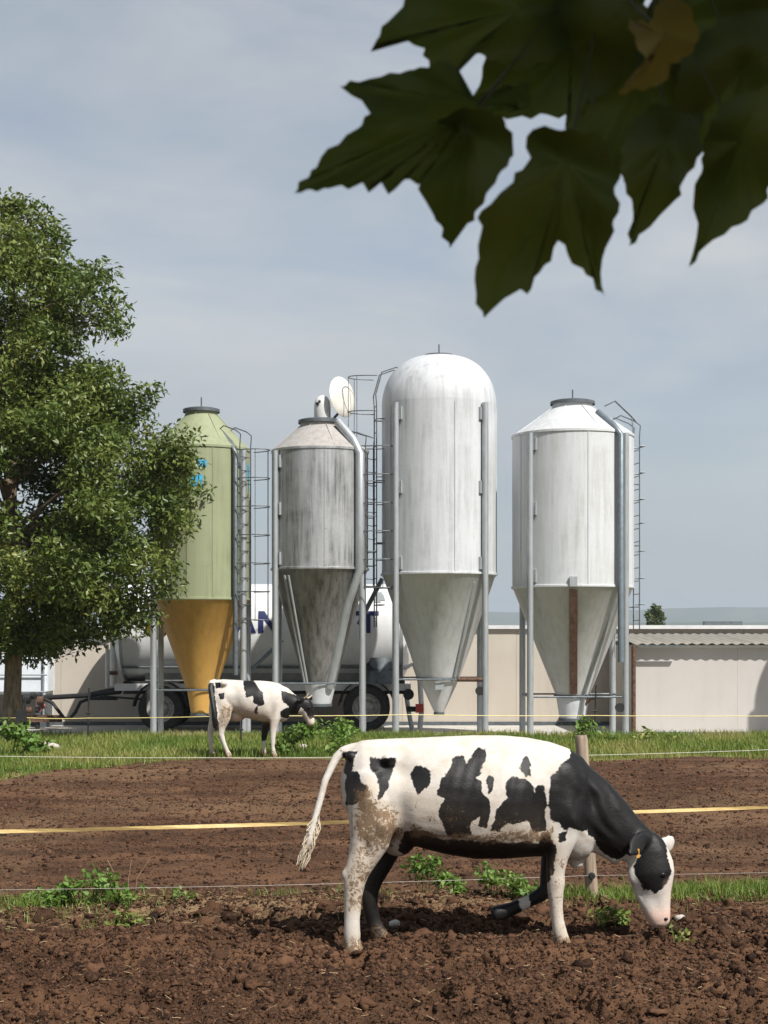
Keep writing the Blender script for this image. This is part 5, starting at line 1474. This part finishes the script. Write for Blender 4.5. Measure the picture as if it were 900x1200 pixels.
traced_leaf([(807, 313), (812, 296), (816, 279), (818, 262), (812, 244), (813, 230), (814, 216), (822, 202), (826, 160), (850, 118), (905, 100), (950, 130), (945, 190), (915, 202), (901, 218), (895, 238), (881, 247), (876, 258), (868, 263), (858, 266), (849, 275), (836, 281), (824, 291)], (868, 165), 1.48, (-0.0004, 0.0004), 7, [(807, 313), (896, 238), (830, 170)])
traced_leaf([(690, 190), (668, 160), (686, 122), (690, 70), (730, 20), (800, 40), (830, 100), (820, 150), (790, 185), (755, 198), (742, 222), (730, 205), (716, 200)], (750, 90), 1.64, (0.0002, -0.0003), 8, [(690, 190), (790, 185), (742, 222)])
traced_leaf([(800, 170), (790, 120), (800, 60), (850, 20), (930, 10), (960, 90), (945, 160), (900, 190), (880, 172), (850, 205), (826, 180)], (870, 80), 1.62, (0.0003, 0.0003), 9, [(800, 170), (900, 190), (850, 205)])
traced_leaf([(724, 109), (742, 92), (756, 88), (757, 70), (745, 50), (738, 22), (760, 28), (775, 0), (795, -8), (812, 14), (818, 48), (806, 66), (786, 74), (783, 92), (768, 102), (746, 104)], (779, 40), 1.40, (0.0005, -0.0006), 10, [(724, 109), (738, 22), (818, 48)], 'plane_leaf_old')
traced_leaf([(640, 40), (650, -20), (700, -90), (770, -80), (756, -2), (750, 12), (762, 16), (800, 12), (806, -2), (800, -60), (850, -90), (960, -60), (950, 40), (880, 60), (800, 100), (720, 90), (690, 60)], (740, 40), 1.68, (0.0002, 0.0002), 11, [(640, 40), (950, 0), (760, 80)])
traced_leaf([(480, -40), (560, -120), (680, -110), (720, -30), (650, 20), (560, 20)], (620, -50), 1.70, (0.0002, 0.0), 12, [(480, -40), (650, 20)])
traced_leaf([(780, -100), (880, -140), (1000, -100), (1010, 40), (960, 100), (920, 60), (880, 90), (840, 20)], (910, -20), 1.72, (0.0002, 0.0), 13, [(960, 100), (880, 90)])
# unseen plane tree crown added above the camera to shade the hanging leaves (one mass of the same big leaves)
gl = np.random.default_rng(21)
tmpl = []
for s_ in range(3):
    ol = plane_outline(40 + s_)
    P_ = np.array([(q.x, q.y, -0.1 * (q.x ** 2 + q.y ** 2)) for q in ol] + [(0, 0, 0.02)])
    tmpl.append(P_)
VV, FF, VE, nb = [], [], [], 0
cnt_ = 0
while cnt_ < 2600:
    c = np.array([1.3, 0.5, 4.4]) + gl.uniform(-1, 1, 3) * np.array([2.4, 2.2, 1.3])
    e_ = (c - np.array([1.3, 0.5, 4.4])) / np.array([2.4, 2.2, 1.3])
    if (e_ ** 2).sum() > 1: continue
    if c[1] > -0.3 and c[2] < EYE + 0.42 * max(c[1], 0) + 0.62 : continue
    P_ = tmpl[cnt_ % 3] * gl.uniform(0.12, 0.19)
    q = Vector(gl.normal(size=3) * 0.5 + np.array([0.2, -0.2, 1.0])).normalized()
    rot_ = np.array(Vector((0, 0, 1)).rotation_difference(q).to_matrix()) @ np.array(Matrix.Rotation(gl.uniform(0, 6.28), 3, 'Z'))
    W_ = P_ @ rot_.T + c - np.array(PB)
    n_ = len(P_) - 1
    ii = np.arange(n_)
    FF.append(np.stack([np.full(n_, n_), ii, (ii + 1) % n_], 1) + nb)
    VV.append(W_); VE.append(np.ones(len(P_))); nb += len(P_)
    cnt_ += 1
o = link('crown', np_mesh('crown', np.concatenate(VV), np.concatenate(FF).ravel(), 3, M['plane_leaf'], False, {'vein': np.concatenate(VE)}), ptree)
o['kind'] = 'stuff'

# ------------------------------------------------------------------ clods, straw, grass, weeds
def ico(sub):
    bm = bmesh.new(); bmesh.ops.create_icosphere(bm, subdivisions=sub, radius=1.0)
    V = np.array([v.co[:] for v in bm.verts]); Fc = np.array([[v.index for v in f.verts] for f in bm.faces]); bm.free()
    return V, Fc
def clods(n, x0, x1, y0, y1, s0, s1, sub, seed, power=2.5, ymask=None):
    g = np.random.default_rng(seed)
    V0, F0 = ico(sub) if sub else (np.array([(1, 0, 0), (-1, 0, 0), (0, 1, 0), (0, -1, 0), (0, 0, 1), (0, 0, -1)], float), np.array([(0, 2, 4), (2, 1, 4), (1, 3, 4), (3, 0, 4), (2, 0, 5), (1, 2, 5), (3, 1, 5), (0, 3, 5)]))
    nv = len(V0)
    X = g.uniform(x0, x1, n); Y = g.uniform(y0, y1, n)
    keep = np.ones(n, bool)
    if ymask is not None: keep = ymask(X, Y, g.uniform(0, 1, n))
    for hx_, hy_ in HOOVES:
        keep &= np.hypot(X - hx_, Y - hy_) > 0.10
    X, Y = X[keep], Y[keep]; n = len(X)
    sz = s0 + (s1 - s0) * g.uniform(0, 1, n) ** power
    Z = ground_z(X, Y)
    V = V0[None] * (1 + 0.36 * g.normal(size=(n, nv, 1)).clip(-1.6, 1.6))
    V = V * sz[:, None, None] * g.uniform(0.45, 1.35, (n, 1, 3)) * np.array([1.1, 1, 0.8])
    ph = g.uniform(0, 6.28, n); cs_, sn_ = np.cos(ph)[:, None], np.sin(ph)[:, None]
    x_, y_ = V[..., 0] * cs_ - V[..., 1] * sn_, V[..., 0] * sn_ + V[..., 1] * cs_
    V = np.stack([x_, y_, V[..., 2]], 2) + np.stack([X, Y, Z + 0.05 * sz], 1)[:, None]
    Fc = (F0[None] + (np.arange(n) * nv)[:, None, None]).reshape(-1)
    return V.reshape(-1, 3), Fc, np.repeat(g.uniform(0, 1, n), nv)
parts = [clods(1500, -3.1, 3.1, 8.2, 12.6, 0.016, 0.05, 2, 1, 3.2), clods(34000, -3.2, 3.2, 8.2, 12.9, 0.006, 0.021, 1, 2, 1.8), clods(24000, -6.6, 6.6, 12.6, 27.4, 0.008, 0.032, 1, 3, 2.6),
         clods(200, -3.3, 3.3, 11.2, 12.2, 0.03, 0.06, 2, 6, 2.0), clods(90000, -3.1, 3.1, 8.3, 12.9, 0.004, 0.012, 0, 7, 1.5), clods(45000, -5.5, 5.5, 12.8, 24.0, 0.006, 0.015, 0, 8, 1.5)]
Vs, Fs, Ss, b = [], [], [], 0
for V, Fc, s_ in parts:
    Vs.append(V); Fs.append(Fc + b); Ss.append(s_); b += len(V)
o = link('soil_clods', np_mesh('soil_clods', np.concatenate(Vs), np.concatenate(Fs), 3, M['clod'], False, {'shade': np.concatenate(Ss)}))
tag(o, 'crumbled dark brown clods of dug earth', 'soil', kind='stuff')

def blades(X, Y, h0, h1, w, seed, lean=0.5, zoff=0.0):
    g = np.random.default_rng(seed)
    n = len(X)
    Z = ground_z(X, Y) - 0.01 + zoff
    h = g.uniform(h0, h1, n) * g.uniform(0.6, 1.1, n)
    a = g.uniform(0, 6.28, n)
    le = lean * g.uniform(0.1, 1, n) * h
    dx, dy = np.cos(a) * le, np.sin(a) * le
    b = g.uniform(0, 6.28, n)
    wx, wy = np.cos(b) * w, np.sin(b) * w
    base = np.stack([X, Y, Z], 1)
    wv = np.stack([wx, wy, 0 * wx], 1)
    mid = base + np.stack([dx * 0.35, dy * 0.35, h * 0.6], 1)
    tip = base + np.stack([dx, dy, h * np.sqrt(np.clip(1 - (le / h) ** 2 * 0.6, .2, 1))], 1)
    V = np.stack([base - wv, base + wv, mid - wv * .7, mid + wv * .7, tip], 1).reshape(-1, 3)
    i5 = np.arange(n) * 5
    Fc = np.stack([i5, i5 + 1, i5 + 3, i5, i5 + 3, i5 + 2, i5 + 2, i5 + 3, i5 + 4], 1).reshape(-1)
    return V, Fc
gg = np.random.default_rng(33)
# rough turf on the verge
n = 150000
X = gg.uniform(-11, 11, n); Y = gg.uniform(22.0, CREST, n)
tf, _ = ground_attrs(X, Y)
dn = fbm(X * 0.9, Y * 0.9, 40, 4)
keep = (tf + (dn - 0.5) * 1.6) > gg.uniform(0.25, 0.85, n)
for hx_, hy_ in HOOVES[3:]:
    keep &= np.hypot(X - hx_, Y - hy_) > 0.08
X, Y = X[keep], Y[keep]
V, Fc = blades(X, Y, 0.06, 0.20, 0.008, 5, 0.7)
lo = fbm(X * 0.7, Y * 0.7, 60, 3)
sh = np.clip(0.30 + 1.3 * (lo - 0.45) + 0.25 * (np.abs(Y - 33.9) < 0.7) + 0.14 * gg.normal(size=len(X)), 0, 1)
o = link('grass', np_mesh('grass', V, Fc, 3, M['grass'], False, {'shade': np.repeat(sh, 5)}))
tag(o, 'rough green and straw coloured grass on the verge below the silos', 'grass', kind='stuff')
# thin grass along the near fence
n = 26000
X = gg.uniform(-3.4, 3.6, n); Y = 12.5 + 0.16 * X + gg.normal(size=n) * 0.26
dn = fbm(X * 1.3, Y * 2.5, 71, 3)
wt = np.where(X > 1.0, 0.85 * np.clip((X - 1.0) / 0.6, 0, 1), 0.05) + (dn - 0.5) * 0.8 + 0.2 * (X < -1.6)
keep = wt > gg.uniform(0.1, 1.0, n)
X, Y = X[keep], Y[keep]
V, Fc = blades(X, Y, 0.05, 0.15, 0.004, 6, 0.9)
sh = np.clip(0.28 + 0.16 * gg.normal(size=len(X)), 0, 1)
o = link('grass', np_mesh('grass', V, Fc, 3, M['grass'], False, {'shade': np.repeat(sh, 5)}))
tag(o, 'thin fresh grass growing under the yellow fence tape', 'grass', kind='stuff')
# straw litter
n = 1900
X = gg.uniform(-3.4, 3.4, n); Y = np.where(gg.uniform(0, 1, n) < 0.5, gg.uniform(8.3, 13.2, n), 12.4 + 0.16 * X + gg.normal(size=n) * 0.35)
Z = ground_z(X, Y) + 0.018
a = gg.uniform(0, 6.28, n); L_ = gg.uniform(0.015, 0.06, n)
dv_ = np.stack([np.cos(a) * L_, np.sin(a) * L_, gg.uniform(-.3, .5, n) * L_], 1)
wv = np.stack([-np.sin(a) * 0.0022, np.cos(a) * 0.0022, np.zeros(n)], 1)
b_ = np.stack([X, Y, Z], 1)
up_ = np.array([0, 0, 0.003])
V = np.stack([b_ - wv, b_ + wv, b_ + dv_ + wv, b_ + dv_ - wv, b_ + up_, b_ + dv_ + up_], 1).reshape(-1, 3)
i6 = np.arange(n) * 6
Fc = np.stack([i6, i6 + 1, i6 + 2, i6 + 3, i6 + 1, i6 + 2, i6 + 5, i6 + 4, i6, i6 + 3, i6 + 5, i6 + 4], 1).reshape(-1)
o = link('straw', np_mesh('straw', V, Fc, 4, M['straw'])); tag(o, 'short bits of straw littered over the soil', 'straw', kind='stuff')
# pale stones
me_st = []
for s_ in range(3):
    V0, F0 = ico(2)
    V0 = V0 * (1 + 0.14 * np.random.default_rng(s_).normal(size=(len(V0), 1))) * np.array([1.3, 1, 0.7])
    me_st.append(np_mesh('stone', V0, F0.ravel(), 3, M['stone'], True))
for i, (px, py, r_, lab) in enumerate(((797, 1082, .038, 'small pale stone lying beside the muzzle of the grazing cow'), (463, 1087, .045, 'pale stone beside the dark hind hoof of the grazing cow'), (58, 878, .15, 'pale rounded stone on the grass beside the tree'), (355, 878, .10, 'white stone on the verge near the distant cow'))):
    x_, y_ = gp(px, py)
    z_ = float(ground_z(np.array([x_]), np.array([y_]))[0])
    o = link('stone', me_st[i % 3], None, (x_, y_, z_ + r_ * 0.3)); o.scale = (r_, r_, r_); o.rotation_euler = (0, 0, i * 1.3)
    tag(o, lab, 'stone')

def weed(px, py, wpx, hpx, n, seed, label, group, leaf=0.055, mat='weed_leaf', stalks=0):
    x_, y_ = gp(px, py)
    z_ = float(ground_z(np.array([x_]), np.array([y_]))[0])
    s = y_ / F
    g = np.random.default_rng(seed)
    root = empty('weed', (x_, y_, z_)); tag(root, label, 'weed', group)
    cs, rs_, ns = [], [], []
    k = max(4, n // 40)
    for i in range(k):
        u = g.uniform(-1, 1)
        hh = hpx * s * (1 - 0.75 * abs(u) ** 1.6) * g.uniform(0.45, 0.95)
        cs.append((u * wpx * s / 2, g.normal() * 0.10 * max(1, y_ / 14), hh)); rs_.append(leaf * g.uniform(1.2, 2.2)); ns.append(n // k)
    V, Fc, sh = leaf_cloud(cs, rs_, ns, leaf, 0.55, 0.05, seed, 0.6)
    V[:, 2] = np.maximum(V[:, 2], 0.0)
    link('foliage', np_mesh('foliage', V, Fc, 3, M[mat], False, {'shade': sh}), root)
    for c in cs:
        MB().tube([(c[0] * .5, c[1] * .5, -0.04), (c[0] * .8, c[1] * .8, c[2] * .5), c], 0.003 if y_ < 20 else 0.008, 5).build('stem', M['grass'], root)
    for i in range(stalks):
        u = g.uniform(-1, 1)
        MB().tube([(u * .1, 0, 0), (u * .12, 0, 0.12), (u * .25 + .02, 0, 0.27)], 0.0022, 5).build('dry_stalk', M['straw'], root)
    return root
G1 = 'leafy weeds along the near fence'
weed(108, 1070, 92, 38, 520, 1, 'broad leafy green weed clump growing alone in the brown soil', G1)
weed(55, 1070, 90, 16, 260, 2, 'low trailing weed spreading beside the broad leafy clump', G1, 0.045)
weed(152, 1086, 42, 26, 160, 3, 'small yellowish weed tuft in front of the leafy clump', G1, 0.05, 'grass')
weed(150, 1048, 40, 10, 60, 13, 'dry stalked weed standing behind the leafy clump', G1, 0.035, 'weed_leaf', 3)
weed(495, 1060, 62, 46, 380, 4, 'upright leafy weed showing below the belly of the grazing cow', G1)
weed(578, 1062, 92, 32, 480, 5, 'wide leafy weed growing behind the folded foreleg of the cow', G1)
weed(632, 1060, 50, 26, 200, 6, 'leafy weed growing just behind the near foreleg of the cow', G1)
weed(716, 1090, 52, 24, 170, 7, 'yellowish weed tuft on the soil below the neck of the cow', G1, 0.05, 'grass')
weed(795, 1110, 18, 14, 40, 14, 'tiny pale weed sprig below the muzzle of the grazing cow', G1, 0.04, 'grass')
weed(216, 1066, 26, 16, 60, 8, 'tiny weed sprig between the leafy clump and the cow', G1, 0.04)
G2 = 'bushy weeds on the verge'
weed(368, 884, 80, 40, 460, 9, 'bushy green weeds beside the head of the distant cow', G2, 0.13)
weed(400, 870, 60, 22, 200, 15, 'low green weeds below the rear wheel of the trailer', G2, 0.12)
weed(686, 868, 60, 22, 170, 10, 'low green weeds at the foot of the squat white silo', G2, 0.13)
weed(8, 886, 74, 56, 700, 11, 'dark green weeds around the foot of the tree trunk', G2, 0.14)
weed(770, 870, 50, 16, 110, 12, 'grassy weeds at the foot of the shed wall', G2, 0.12, 'grass')

# ------------------------------------------------------------------ haze
t = bpy.data.materials.new('haze'); t.use_nodes = True
nt = t.node_tree; nt.nodes.clear()
ho = nt.nodes.new('ShaderNodeOutputMaterial'); pv = nt.nodes.new('ShaderNodeVolumePrincipled')
pv.inputs['Color'].default_value = (0.80, 0.90, 1.0, 1)
pv.inputs['Density'].default_value = 0.00021
pv.inputs['Anisotropy'].default_value = 0.2
nt.links.new(pv.outputs[0], ho.inputs['Volume'])
m = MB(); m.box2((-9500, -9500, -2.2), (9500, 9500, 190))
o = m.build('haze', t); tag(o, 'thin pale haze over the plain', 'haze', kind='stuff')
